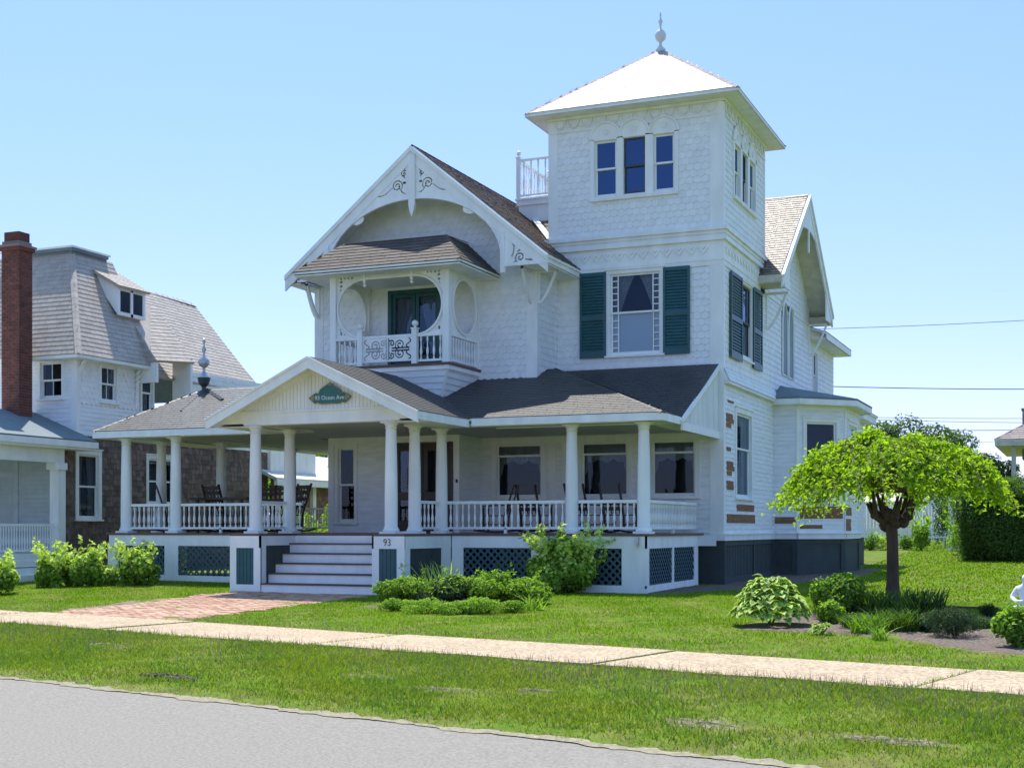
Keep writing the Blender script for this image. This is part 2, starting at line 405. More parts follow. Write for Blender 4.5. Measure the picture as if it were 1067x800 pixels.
patch('foundation_dirt', [(-12.2, 26.4), (-8.3, 26.3), (-7.0, 28.5), (-6.4, 33), (-5.2, 37), (-5.4, 42), (-7.6, 42), (-7.9, 31.6), (-8.3, 27.1), (-12.2, 27.1)], MULCH, .012)
patch('planting_bed', [(-4.9, 19.0), (-3.3, 18.9), (-2.2, 18.0), (-1.0, 16.6), (.4, 16.0), (1.2, 18.2), (.2, 21.4), (-1.2, 22.6), (-3.2, 23.2), (-4.6, 22.4)], MULCH, .015)
patch('flower_border_soil', [(-12.4, 24.0), (-12.4, 21.6), (-10.7, 21.0), (-9.4, 21.4), (-9.0, 22.8), (-9.4, 24.3)], MULCH, .012)
patch('path_edge_dirt', [(-17.5, 21.9), (-17.0, 18.9), (-16.8, 19.4), (-17.0, 22.4)], DIRT, .01)

# =================================================================== THE HOUSE
ZD = 1.48
house = thing('victorian_house', 'large white shingled house with square corner tower, teal shutters and wraparound columned porch', 'house', (-13, 32, .25))
Ff = lambda Y: frame((0, Y, 0), (1, 0, 0))
Fr = lambda X: frame((X, 0, 0), (0, 1, 0))
Fl = lambda X: frame((X, 0, 0), (0, -1, 0))
Fb = lambda Y: frame((0, Y, 0), (-1, 0, 0))
def wall(F, poly, style='scallop', holes=(), name='wall', parent=None):
    mb = MB(F)
    if style == 'scallop': courses(mb, poly, .155, .19, .022, 'scallop', holes, base=.004, jit=.004)
    else: courses(mb, poly, .115, None, .02, 'clap', holes, base=.004)
    return mb.build(name, WSH if style == 'scallop' else CLAP, parent or house)
def ring(mb, u0, u1, v0, v1, w, d0, d1, wb=None, wt=None):
    wb = wb or w; wt = wt or w
    mb.box(u0, u1, v1-wt, v1, d0, d1); mb.box(u0, u1, v0, v0+wb, d0, d1)
    mb.box(u0, u0+w, v0+wb, v1-wt, d0, d1); mb.box(u1-w, u1, v0+wb, v1-wt, d0, d1)
def window(F, u0, u1, v0, v1, parent=None, casing=.11, split=.5, cols=1, rows=1, curtain=None, gm=None, fm=None, name='window', depth=.5, head=True, sashm=None):
    parent = parent or house; fm = fm or WHITE
    f = MB(F)
    c = casing
    if c:
        f.box(u0-c, u0, v0-.02, v1+c, 0, .045); f.box(u1, u1+c, v0-.02, v1+c, 0, .045); f.box(u0, u1, v1, v1+c, 0, .044)
        if head: f.box(u0-c-.03, u1+c+.03, v1+c, v1+c+.035, 0, .075)
    f.box(u0-.02, u0+.012, v0, v1, -.16, .02); f.box(u1-.012, u1+.02, v0, v1, -.16, .02)
    f.box(u0, u1, v1-.012, v1+.02, -.16, .02); f.box(u0, u1, v0-.02, v0+.012, -.16, .02)
    w = f.build(name, fm, parent)
    s = MB(F); s.box(u0-c-.03, u1+c+.03, v0-.06, v0-.015, 0, .095); s.build('sill', fm, w)
    vm = v0+(v1-v0)*(1-split); sa = MB(F)
    ring(sa, u0+.012, u1-.012, vm-.02, v1-.012, .045, -.05, -.015)
    if split < 1: ring(sa, u0+.012, u1-.012, v0+.012, vm+.02, .045, -.09, -.052, wb=.07)
    for (a, b, z) in ((vm, v1, -.04), (v0, vm, -.08)):
        if b-a < .1: continue
        for i in range(1, cols): x = u0+(u1-u0)*i/cols; sa.box(x-.011, x+.011, a, b, z, z+.02)
        for i in range(1, rows): y = a+(b-a)*i/rows; sa.box(u0+.03, u1-.03, y-.01, y+.01, z+.001, z+.019)
    sa.build('sash', sashm or fm, w)
    p = MB(F); p.add([(u0+.03, vm, -.03), (u1-.03, vm, -.03), (u1-.03, v1-.03, -.03), (u0+.03, v1-.03, -.03)], [(0,1,2,3)])
    if split < 1: p.add([(u0+.03, v0+.03, -.07), (u1-.03, v0+.03, -.07), (u1-.03, vm, -.07), (u0+.03, vm, -.07)], [(0,1,2,3)])
    p.build('pane', gm or GLASS, w)
    r = MB(F); e = .04
    r.add([(u0-e,v0-e,-.15),(u1+e,v0-e,-.15),(u1+e,v1+e,-.15),(u0-e,v1+e,-.15),(u0-e,v0-e,-depth),(u1+e,v0-e,-depth),(u1+e,v1+e,-depth),(u0-e,v1+e,-depth)],
          [(4,5,6,7),(0,1,5,4),(1,2,6,5),(2,3,7,6),(3,0,4,7)])
    r.build('room_interior', DARK, w)
    if curtain == 'lace':      # scalloped valance with side drops
        cu = MB(F); n = 40
        for i in range(n):
            q0, q1 = i/n, (i+1)/n
            def low(q):
                d = abs(q-.5)*2; return v1-.22-(.13*abs(math.sin(q*math.pi*3)))-(.75*max(0, (d-.72)/.28)**.7 if d > .72 else 0)
            z0 = -.13+.012*math.sin(q0*70); z1 = -.13+.012*math.sin(q1*70)
            a, b = u0+(u1-u0)*q0, u0+(u1-u0)*q1
            cu.add([(a, low(q0), z0), (b, low(q1), z1), (b, v1-.08, z1), (a, v1-.08, z0)], [(0,1,2,3)])
        cu.build('curtain', CURT, w)
    if curtain in ('drape', 'full'):
        cu = MB(F); n = 26
        for sgn in (-1, 1):
            for i in range(n):
                q0, q1 = i/n, (i+1)/n; m = (u0+u1)/2; hw = (u1-u0)/2
                def pt(q, v):
                    k = (v1-v)/(v1-vm+.001) if curtain == 'drape' else (v1-v)/(v1-v0)
                    inner = .04+.62*min(k, 1)**.8 if curtain == 'drape' else .12+.25*math.sin(k*2.6)
                    x = m+sgn*hw*(inner+(1-inner)*q); return (x, v, -.13+.014*math.sin(q*34))
                vb = vm if curtain == 'drape' else v0
                for k in range(6):
                    a = v1-(v1-vb)*k/6; b = v1-(v1-vb)*(k+1)/6
                    cu.add([pt(q0, b), pt(q1, b), pt(q1, a), pt(q0, a)], [(0,1,2,3)])
        cu.build('curtain', CURT, w)
    if curtain == 'shade' or curtain == 'drape':
        b = MB(F); b.box(u0+.02, u1-.02, v0, vm if curtain == 'drape' else v0+(v1-v0)*.45, -.12, -.115)
        b.build('window_shade', SHADE, w)
    return w
def hole(u0, u1, v0, v1, c=.05): return (u0-c, u1+c, v0-c, v1+c)
def shutter(F, u0, u1, v0, v1, arch=0):
    s = MB(F); ring(s, u0, u1, v0, v1, .06, .05, .09, wb=.16, wt=.09)
    vm = v0+(v1-v0)*.47; s.box(u0+.06, u1-.06, vm-.06, vm+.06, .05, .09)
    for a, b in ((v0+.16, vm-.06), (vm+.06, v1-.09)):
        n = int((b-a)/.072)
        for i in range(n):
            y = a+(b-a)*(i+.5)/n
            s.add([(u0+.05, y-.035, .082), (u1-.05, y-.035, .082), (u1-.05, y+.03, .052), (u0+.05, y+.03, .052),
                   (u0+.05, y-.043, .076), (u1-.05, y-.043, .076), (u1-.05, y+.022, .046), (u0+.05, y+.022, .046)],
                  [(0,1,2,3),(7,6,5,4),(0,4,5,1),(2,6,7,3)])
    return s.build('shutter', TEAL, house)
# ---- tower ---------------------------------------------------------------
TX0, TX1, TY0, TY1 = -12.34, -7.93, 31.5, 35.95
t_win = [(-11.15, -10.57, 9.73, 11.12), (-10.41, -9.84, 9.73, 11.13), (-9.64, -9.11, 9.73, 11.12)]
s_win = [(32.5, 33.1, 9.73, 11.0), (33.3, 33.88, 9.73, 11.0), (34.1, 34.75, 9.73, 11.0)]
hf = [hole(-11.2, -9.05, 9.7, 11.2, 0)]; hs = [hole(32.45, 34.8, 9.7, 11.05, 0)]
tw = [(TX0, 8.76), (TX1, 8.76), (TX1, 11.85), (TX0, 11.85)]
wall(Ff(TY0), tw, holes=hf, name='tower_wall'); wall(Fr(TX1), [(TY0, 8.76), (TY1, 8.76), (TY1, 11.85), (TY0, 11.85)], holes=hs, name='tower_wall')
wall(Fl(TX0), [(-TY1, 8.3), (-TY0, 8.3), (-TY0, 11.85), (-TY1, 11.85)], name='tower_wall')
wall(Fb(TY1), [(-TX1, 8.3), (-TX0, 8.3), (-TX0, 11.85), (-TX1, 11.85)], name='tower_wall')
# second floor of tower (front, right with a flared skirt) and below
W2 = (-10.75, -9.46, 5.83, 7.82); WS2 = (33.22, 34.37, 5.86, 7.72)
wall(Ff(TY0), [(TX0, 5.2), (TX1, 5.2), (TX1, 7.85), (TX0, 7.85)], holes=[hole(*W2)], name='tower_wall')
wall(Fr(TX1), [(TY0, 5.42), (42.36, 5.42), (42.36, 7.85), (TY0, 7.85)], holes=[hole(*WS2), hole(38.18, 39.75, 6.0, 7.7)], name='side_wall')
# flare
FL = frame((TX1+.16, 0, 5.09), (0, 1, 0), (-.16, 0, .36)); mb = MB(FL)
courses(mb, [(TY0-.02, 0), (37.2, 0), (37.2, .38), (TY0-.02, .38)], .125, .19, .022, 'scallop', jit=.004); mb.build('wall', WSH, house)
tr = MB()
tr.add([(TX1, TY0-.005, 5.09), (TX1+.16, TY0-.005, 5.09), (TX1, TY0-.005, 5.45)], [(0,1,2)])
tr.box(TX1-.02, TX1+.15, TY0, 37.15, 5.04, 5.085)
# belt courses on front and right
def belt(mb, z0, z1, p, x0=TX0, y1=TY1):
    mb.box(x0, TX1+p, TY0-p, TY0+.01, z0, z1); mb.box(TX1-.01, TX1+p, TY0+.01, y1, z0, z1)
    mb.box(TX0-p, TX0+.01, TY0-p, TY1+p, max(z0, 8.3), z1) if z0 > 8.3 else None
belt(tr, 8.68, 8.77, .13); belt(tr, 8.60, 8.68, .08); belt(tr, 8.545, 8.60, .05); belt(tr, 8.44, 8.545, .10); belt(tr, 8.03, 8.44, .03); belt(tr, 7.97, 8.03, .05, y1=35.4); belt(tr, 7.85, 7.97, .035, y1=35.4)
# corner boards
for z0, z1 in ((8.77, 11.85), (5.2, 7.85)):
    tr.box(TX1-.31, TX1+.03, TY0-.03, TY0+.01, z0, z1); tr.box(TX1-.0, TX1+.03, TY0+.01, TY0+.1, max(z0, 5.46), z1)
tr.box(TX0-.03, TX0+.22, TY0-.03, TY0+.01, 8.77, 11.85)
tr.box(TX1-.31, TX1+.03, TY0-.03, TY0+.01, 1.46, 5.2); tr.box(TX1, TX1+.03, TY0+.01, TY0+.12, 1.46, 5.04)
tr.box(TX1-.03, TX1+.03, TY1-.1, TY1+.02, 8.77, 11.85)
# water table, side frieze
tr.box(-8.4, TX1+.07, TY0-.07, TY0, 1.30, 1.47); tr.box(TX1, TX1+.07, TY0, 37.12, 1.30, 1.44); tr.box(TX1, TX1+.10, TY0-.02, 37.12, 1.44, 1.47)
tr.build('trim', WHITE, house)
# triangle appliques and eave swags
ap = MB(Ff(TY0)); x = TX0+.35
while x < TX1-.3:
    ap.prism([(x-.13, 8.30), (x, 8.13), (x+.13, 8.30), (x+.07, 8.32), (x, 8.24), (x-.07, 8.32)], .03, .06)
    ap.prism([(x-.06, 8.31), (x, 8.25), (x+.06, 8.31)], .03, .075); x += .30
ap.M = Fr(TX1); y = TY0+.2
while y < 35.3:
    ap.prism([(y-.13, 8.30), (y, 8.13), (y+.13, 8.30), (y+.07, 8.32), (y, 8.24), (y-.07, 8.32)], .03, .06); y += .30
for F, a, b in ((Ff(TY0), TX0+.1, TX1-.1), (Fr(TX1), TY0+.1, TY1-.1)):
    ap.M = F; n = 12; w = (b-a)/n
    ap.box(a-.1, b+.1, 11.42, 11.46, 0, .045)
    for k in range(n):
        c = a+w*(k+.5); pts = [(c+w*.42*math.cos(q), 11.74+.22*math.sin(q)) for q in np.linspace(math.pi, 2*math.pi, 9)]
        ap.tube([(p[0], p[1], .035) for p in pts], .018, 5)
        ap.lathe([(.02, 0), (.001, .03)], (c, 11.74, .03), 6)
ap.build('applied_ornament', WHITE, house)
for i, (a, b, c, d) in enumerate(t_win):
    window(Ff(TY0), a, b, c, d, casing=0, gm=GLASSB, depth=.9, fm=WHITE, sashm=(SCREEN if i == 1 else WHITE))
for i, (a, b, c, d) in enumerate(s_win):
    window(Fr(TX1), a, b, c, d, casing=0, gm=GLASSB, depth=.9, sashm=(SCREEN if i == 1 else WHITE))
cs = MB()
for F, ws in ((Ff(TY0), t_win), (Fr(TX1), s_win)):
    cs.M = F; a, b = ws[0][0]-.1, ws[-1][1]+.1; z0 = 9.73
    cs.box(a, b, z0-.10, z0-.02, 0, .09)
    xs = [ws[0][0]-.05] + [(ws[i][1]+ws[i+1][0])/2 for i in range(2)] + [ws[2][1]+.05]
    for i, (wn, x) in enumerate(zip(ws, xs)): pass
    for l, r in ((a, ws[0][0]), (ws[0][1], ws[1][0]), (ws[1][1], ws[2][0]), (ws[2][1], b)): cs.box(l, r, z0-.02, 11.14, 0, .05)
    for wn in ws:
        c = (wn[0]+wn[1])/2; hw = (wn[1]-wn[0])/2+.10; base = wn[3]
        cs.prism([(c+hw*math.cos(q), base+.04+hw*1.02*math.sin(q)) for q in np.linspace(0, math.pi, 17)], .024, .05)
        cs.tube([(c+hw*math.cos(q), base+.04+hw*1.02*math.sin(q), .05) for q in np.linspace(0, math.pi, 17)], .038, 6)
        cs.box(wn[0], wn[1], base, base+.05, 0, .056)
        cs.prism([(c+.085*math.cos(q), base+.2+.085*math.sin(q)) for q in np.linspace(0, 2*math.pi, 17)[:-1]], .05, .062)
        for k in range(8): cs.prism([(c+.055*math.cos(k*.785)+.018*math.cos(q), base+.2+.055*math.sin(k*.785)+.018*math.sin(q)) for q in np.linspace(0, 2*math.pi, 7)[:-1]], .062, .072)
cs.build('arched_window_surround', WHITE, house)
# tower roof
cx, cy, hw = -10.135, 33.72, 2.68; ze, za = 11.88, 13.98
cor = [(cx-hw, cy-hw, ze), (cx+hw, cy-hw, ze), (cx+hw, cy+hw, ze), (cx-hw, cy+hw, ze)]
for k in range(4):
    roof(house, [cor[k], cor[(k+1) % 4], (cx, cy, za)], RPALE, .13, .3, .01, name='tower_roof', jit=.002)
sf = MB(); sf.box(cx-hw+.03, cx+hw-.03, cy-hw+.03, cy+hw-.03, ze-.08, ze-.05)
for k in range(4):
    a, b = Vector(cor[k]), Vector(cor[(k+1) % 4]); o = Vector((0, 0, -.06)); sf.bar(a+o, b+o, .03, .04)
# sloping cove soffit
for F, a, b in ((Ff(TY0), TX0, TX1), (Fr(TX1), TY0, TY1)):
    sf.M = F; sf.prism([(a-.05, 11.73), (b+.05, 11.73), (b+.05, 11.797), (a-.05, 11.797)], 0, .08)
sf.build('eave_soffit', WHITE, house)
cp = MB()
for k in range(4): cap(cp, cor[k], (cx, cy, za), .2)
cp.build('hip_cap', mat('hip_cap_shingle', (.42, .34, .32), .9, 5, .2), house)
fi = MB(); fi.lathe([(.16, 13.86), (.17, 13.98), (.08, 14.05), (.045, 14.12), (.05, 14.18), (.15, 14.25), (.185, 14.36), (.15, 14.47), (.05, 14.53), (.03, 14.6), (.045, 14.68), (.075, 14.74), (.045, 14.8), (.02, 14.86), (.035, 14.92), (.015, 14.98), (.004, 15.06)], (cx, cy, 0), 14)
fi.M = Matrix.Identity(4); fi.v = [(cx+(a-cx)*.82, cy+(b-cy)*.82, 13.9+(c-13.9)*.95) for a, b, c in fi.v]; fi.build('finial', mat('weathered_silver_paint', (.62, .64, .66), .4), house, smooth=True)
# second-floor tower window with small side lights
w = window(Ff(TY0), *W2, split=.48, curtain='drape', casing=.09)
q = MB(Ff(TY0)); a, b, c, d = W2; vm = c+(d-c)*.52
for (v0, v1, z) in ((vm, d, -.04), (c, vm, -.08)):
    for sx in (a+.20, b-.20): q.box(sx-.014, sx+.014, v0, v1, z, z+.03)
    for k in range(1, 6):
        y = v0+.02+(v1-v0-.04)*k/6; q.box(a+.05, a+.19, y-.012, y+.012, z+.001, z+.024); q.box(b-.19, b-.05, y-.012, y+.012, z+.001, z+.024)
q.build('muntin', WHITE, w)
shutter(Ff(TY0), -11.52, -10.84, 5.78, 7.88); shutter(Ff(TY0), -9.38, -8.72, 5.78, 7.88)
window(Fr(TX1), *WS2, casing=.05, curtain='full', sashm=SCREEN)
shutter(Fr(TX1), 32.02, 33.17, 5.72, 7.8); shutter(Fr(TX1), 34.42, 35.42, 5.72, 7.8)
# ---- lower storey, right side and tower front
WG = (32.75, 34.35, 2.36, 4.45)
wall(Fr(TX1), [(TY0, 1.46), (37.12, 1.46), (37.12, 5.06), (TY0, 5.06)], 'clap', [hole(*WG)], name='side_wall')
window(Fr(TX1), *WG, curtain='full', cols=1, split=.42, casing=.13)
bb = MB(Fr(TX1))
for y0, y1, z0, z1 in ((31.75, 32.45, 4.13, 4.36), (31.75, 32.2, 4.01, 4.13), (31.78, 32.5, 2.98, 3.22), (31.82, 32.3, 2.86, 2.98), (31.78, 32.5, 2.52, 2.74), (32.8, 34.75, 2.02, 2.19), (31.8, 34.75, 1.72, 1.94), (31.78, 32.15, 3.45, 3.55), (31.9, 32.5, 4.62, 4.68)):
    z = z0
    while z < z1-.02:
        zz = min(z+.115, z1); dx = random.uniform(-.1, .03)
        bb.box(y0, y1+dx, z+.004, zz, .012, .031); z += .115
bb.build('bare_board', BARE, house)
fd = MB(Fr(TX1)); fd.box(TY0, 37.15, -.1, 1.30, -.02, 0)
for a, b in ((TY0-.0, TY0+.12), (34.6, 34.7), (36.9, 37.15)): fd.box(a, b, -.1, 1.29, 0, .04)
fd.box(TY0, 37.15, -.05, .42, 0, .03); fd.box(TY0, 37.15, 1.18, 1.30, 0, .03)
y = TY0+.3
while y < 36.9: fd.box(y, y+.008, .42, 1.18, 0, .008); y += .16
fd.M = Ff(TY0); fd.box(-14.2, TX1+.04, -.1, 1.30, -.02, .012); fd.box(-14.2, -8.4, 1.3, 1.44, -.02, .012); fd.M = Ff(30.1); fd.box(-17.86, -14.2, -.1, 1.44, -.02, .012); fd.M = Fr(-14.2); fd.box(30.1, 31.5, -.1, 1.44, -.02, .012)
fd.build('foundation', FOUND, house)
# ---- bay --------------------------------------------------------------------
A = Vector((TX1, 37.12, 0)); B = Vector((-7.28, 37.12, 0)); Cc = Vector((-6.18, 38.22, 0)); D = Vector((-6.18, 40.75, 0)); E_ = Vector((-7.28, 41.85, 0)); E2 = Vector((TX1, 41.85, 0))
pts = [A, B, Cc, D, E_, E2]
bay = MB(); bayh = None
for i in range(5):
    p, q = pts[i], pts[i+1]; F = frame(p, q-p); L = (q-p).length
    hl = []
    if i == 1: hl = [hole(.28, L-.28, 3.15, 4.52)]
    if i == 2: hl = [hole(.55, L-.55, 2.5, 4.52)]
    wall(F, [(0, 1.46), (L, 1.46), (L, 5.1), (0, 5.1)], 'clap', hl, name='bay_wall')
    if i == 1: window(F, .28, L-.28, 2.4, 4.52, casing=.1, curtain='shade', split=.5)
    if i == 2: window(F, .55, L-.55, 2.5, 4.52, casing=.1, curtain='full')
    f = MB(F)
    f.box(-.03, .07, 1.47, 5.1, .0, .035) if i else None
    f.box(0, L, 1.30, 1.44, 0, .07); f.box(-.03, L+.04, 1.44, 1.47, 0, .11); f.box(0, L, 4.86, 5.1, .0, .04)
    f.build('trim', WHITE, house)
    f = MB(F); f.box(0, L, -.1, 1.30, -.03, 0); f.box(-.01, .13, -.1, 1.29, 0, .035); f.box(L-.13, L+.01, -.1, 1.29, 0, .035); f.box(0.13, L-.13, -.05, .45, 0, .025); f.box(0.13, L-.13, 1.18, 1.29, 0, .025)
    f.build('foundation', FOUND, house)
    f = MB(F)
    rr = {0: [(.05, L-.02, 1.72, 1.9)], 1: [(.05, L-.05, 1.86, 2.2), (.05, L*.55, 1.58, 1.69)], 2: [(.0, 1.1, 1.95, 2.2), (.1, 1.0, 1.52, 1.86)]}.get(i, [])
    for a, b, c, d in rr:
        z = c
        while z < d-.02: f.box(a, b+random.uniform(-.05, .02), z+.004, min(z+.115, d), .012, .032); z += .115
    if rr: f.build('bare_board', BARE, house)
def off(P, d):
    out = []
    for i, p in enumerate(P):
        ns = []
        for a, b in ((i-1, i), (i, i+1)):
            if a < 0 or b >= len(P): continue
            e = (P[b]-P[a]).normalized(); ns.append(Vector((e.y, -e.x, 0)))
        if len(ns) == 1: n = ns[0]; k = 1
        else: n = (ns[0]+ns[1]).normalized(); k = 1/max(.4, n.dot(ns[0]))
        out.append(p+n*d*k)
    return out
O = off(pts, .38); zt, zb = 5.62, 5.17
IN = [Vector((TX1, 38.05, 0)), Vector((TX1+.02, 38.05, 0)), Vector((TX1+.05, 38.4, 0)), Vector((TX1+.05, 40.5, 0)), Vector((TX1+.02, 40.9, 0)), Vector((TX1, 40.9, 0))]
rb = MB(); fa = MB()
for i in range(5):
    a, b = O[i], O[i+1]; c, d = IN[i+1], IN[i]
    P = [(a.x, a.y, zb), (b.x, b.y, zb), (c.x, c.y, zt), (d.x, d.y, zt)]
    rb.add(P+[(p[0], p[1], p[2]-.04) for p in P], [(0,1,2,3),(7,6,5,4),(0,4,5,1)])
    n = Vector((b.y-a.y, -(b.x-a.x), 0)).normalized()
    fa.bar((a.x-n.x*.03, a.y-n.y*.03, zb-.13), (b.x-n.x*.03, b.y-n.y*.03, zb-.13), .04, .16)
    p, q = pts[i], pts[i+1]
    fa.add([(a.x, a.y, zb-.18), (b.x, b.y, zb-.18), (q.x, q.y, zb-.18), (p.x, p.y, zb-.18)], [(0,3,2,1)])
rb.build('bay_roof', RBLUE, house); fa.build('eave_trim', WHITE, house)
# ---- right wing: gable facing right ------------------------------------------------
XO = -7.3; YA, YM, YB = 35.1, 38.85, 42.7; ZE, ZR = 8.2, 11.1
sl = (ZR-ZE)/(YM-YA); slb = (ZR-ZE)/(YB-YM)
g_poly = [(TY1+.05, 7.85), (42.36, 7.85), (42.36, 8.45), (YM, ZR-.1), (TY1+.05, 8.75)]
wall(Fr(TX1), g_poly, holes=[(38.1, 39.85, 7.7, 7.98)], name='side_wall')
wall(Fb(42.36), [(-TX1, 1.4), (18.2, 1.4), (18.2, 8.3), (-TX1, 8.3)], 'clap', name='back_wall')
wall(Fl(-18.26), [(-42.36, 4.0), (-30.1, 4.0), (-30.1, 8.0), (-42.36, 8.0)], 'clap', name='side_wall')
wall(Fl(-17.86), [(-42, -.1), (-30.1, -.1), (-30.1, 4.0), (-42, 4.0)], 'clap', name='side_wall')
roof(house, [(TX1-.0, YA, ZE), (XO, YA, ZE), (XO, YM, ZR), (TX1-.0, YM, ZR)], RTAN, .14, .16, .02, name='wing_roof', jit=.01)
roof(house, [(-18.9, TY1+.0, ZE+sl*(TY1-YA)), (TX1+.01, TY1+.0, ZE+sl*(TY1-YA)), (TX1+.01, YM, ZR), (-18.9, YM, ZR)], RTAN, .14, .16, .02, name='wing_roof', jit=.01)
roof(house, [(XO, YB, ZE), (-18.9, YB, ZE), (-18.9, YM, ZR), (XO, YM, ZR)], RTAN, .14, .2, .02, name='wing_roof', jit=.01)
# saddle roof between tower and front gable
roof(house, [(-14.3, TY0, 8.75), (TX0, TY0, 8.75), (TX0, 36.4, 10.95), (-16.2, 36.4, 10.95), (-16.2, 33.0, 9.42)][:5], RTAN, .14, .16, .02, name='saddle_roof', jit=.01)
wg = MB(Fr(XO))
def rake(mb, pts, w, d0, d1):
    for (a, b) in zip(pts[:-1], pts[1:]):
        L = math.hypot(b[0]-a[0], b[1]-a[1]); h = w*L/abs(b[0]-a[0])
        mb.prism([(a[0], a[1]-h), (b[0], b[1]-h), (b[0], b[1]), (a[0], a[1])], d0, d1)
wg.M = Fr(XO)
rake(wg, [(YA, ZE-.02), (YM, ZR-.02)], .26, .0, .05); rake(wg, [(YM, ZR-.02), (YB, ZE-.02)], .26, .0, .05)
rake(wg, [(YA, ZE-.0), (YM, ZR-.0)], .08, .05, .09); rake(wg, [(YM, ZR-.0), (YB, ZE-.0)], .08, .05, .09)
wg.build('bargeboard', WHITE, house)
wm, whw = YM, 2.45
def wing_solid(U, Vv):
    top = np.where(U < YM, ZR-.2-(YM-U)*sl, ZR-.2-(U-YM)*slb)
    arch = 8.35+1.75*np.sqrt(np.clip(1-((U-YM)/2.75)**2, 0, 1))
    ins = (Vv < top) & ((Vv > arch) | (np.abs(U-YM) > 2.75)) & (Vv > ZE-.28)
    post = (np.abs(U-YM) < .07) & (Vv < top) & (Vv > 9.45)
    return ins | post
fret(Fr(XO), YA+.3, YB-.3, ZE-.3, ZR-.1, .03, wing_solid, .035).build('gable_fretwork', WHITE, house)
so_ = MB()
so_.slab([(TX1, YM, ZR-.13), (XO, YM, ZR-.13), (XO, YB-.05, ZE-.10), (TX1, YB-.05, ZE-.10)][::-1], .02)
so_.slab([(TX1, YA+.02, ZE-.09), (XO, YA+.02, ZE-.09), (XO, YM, ZR-.13), (TX1, YM, ZR-.13)][::-1], .02)
so_.box(TX1, XO+.03, YA-.02, YA+.02, ZE-.2, ZE); so_.box(TX1, XO, YA+.02, TY1+.02, ZE-.22, ZE-.18)
so_.box(TX1, XO, 42.35, YB, ZE-.3, ZE-.05)
so_.build('eave_soffit', mat('aged_soffit_paint', (.6, .57, .48), .7, 4, .12), house)
br = MB(Fr(TX1))
def bracket(mb, M, u, z, w, h):
    mb.M = M; mb.bar((u, z, .03), (u, z, w), .06, .07); mb.bar((u, z-h, .03), (u, z, .03), .06, .06)
    pts = [(u, z-h*(1-q**1.6), .03+(w-.06)*q) for q in np.linspace(0, 1, 8)]
    for a, b in zip(pts[:-1], pts[1:]): mb.bar(a, b, .05, .06)
    mb.M = M; mb.lathe([(.001, -.1), (.035, -.07), (.02, -.02), (.045, 0)], (u, z, w), 8)
for u in (36.1, 42.2): bracket(br, Fr(TX1), u, ZE-.32, .6, .95)
br.build('bracket', WHITE, house)
# gothic paired window
gw = MB(Fr(TX1)); gp = MB(Fr(TX1))
for c in (38.55, 39.4):
    hw_ = .36; pts = [(c-hw_, 5.95), (c+hw_, 5.95), (c+hw_, 7.3)] + [(c+hw_*math.cos(q), 7.3+.75*math.sin(q)**1.1) for q in np.linspace(.15, math.pi-.15, 9)] + [(c-hw_, 7.3)]
    gw.tube([(p[0], p[1], .03) for p in pts+[pts[0]]], .035, 4)
    gp.prism(pts, -.02, .028); 
gwo = gw.build('gothic_window', WHITE, house)
gp.build('louver', mat('gray_green_shutter', (.12, .2, .2), .5, 4, .15), gwo)
# ---- rear annex
AY = 42.36
wall(Fr(TX1), [(AY, 1.46), (46.7, 1.46), (46.7, 5.3), (AY, 5.3)], 'clap', name='annex_wall')
wall(Fr(TX1), [(AY, 5.3), (46.7, 5.3), (46.7, 7.55), (AY, 7.55)], holes=[hole(42.9, 43.6, 5.75, 7.15)], name='annex_wall')
wall(Fb(46.7), [(-TX1, 1.4), (18, 1.4), (18, 7.5), (-TX1, 7.5)], 'clap', name='annex_wall')
window(Fr(TX1), 42.9, 43.6, 5.75, 7.15, casing=.06, head=False)
roof(house, [(-7.38, 42.3, 7.66), (-7.38, 47.1, 7.66), (-10.5, 47.1, 8.8), (-10.5, 42.3, 8.8)], RGRAY, .14, .3, .015, name='annex_roof')
roof(house, [(-7.38, 47.1, 7.66), (-18.4, 47.1, 7.66), (-10.5, 44.5, 8.8)], RGRAY, .14, .3, .015, name='annex_roof')
an = MB(); an.box(TX1, -7.4, 42.38, 47.08, 7.46, 7.5); an.box(-7.42, -7.38, 42.38, 47.1, 7.46, 7.62); an.box(TX1-1, -7.42, 47.04, 47.1, 7.46, 7.62); an.build('eave_trim', WHITE, house)
fd = MB(Fr(TX1)); fd.box(41.8, 46.7, -.1, 1.46, -.02, .01); fd.build('foundation', FOUND, house)
wall(Fr(TX1-.001), [(41.8, 1.4), (AY, 1.4), (AY, 5.45), (41.8, 5.45)], 'clap', name='side_wall')
# small enclosed side entry beyond the bay
wall(Ff(42.6), [(TX1, 1.46), (-6.6, 1.46), (-6.6, 5.0), (TX1, 5.0)], 'clap', name='side_entry_wall')
wall(Fr(-6.6), [(42.6, 1.46), (44.7, 1.46), (44.7, 5.0), (42.6, 5.0)], 'clap', name='side_entry_wall')
fd = MB(Fr(-6.6)); fd.box(42.6, 44.7, 0, 1.3, -.02, 0); fd.M = Ff(42.6); fd.box(TX1, -6.6, 0, 1.3, -.02, 0); fd.build('foundation', FOUND, house)
fd = MB(); fd.box(TX1, -6.52, 42.52, 44.75, 1.30, 1.47); fd.box(TX1, -6.25, 42.25, 45.0, 4.95, 5.18); fd.build('trim', WHITE, house)
roof(house, [(-6.2, 42.2, 5.2), (-6.2, 45.05, 5.2), (TX1, 45.05, 5.6), (TX1, 42.2, 5.6)], RBLUE, .2, .3, .012, name='side_entry_roof')
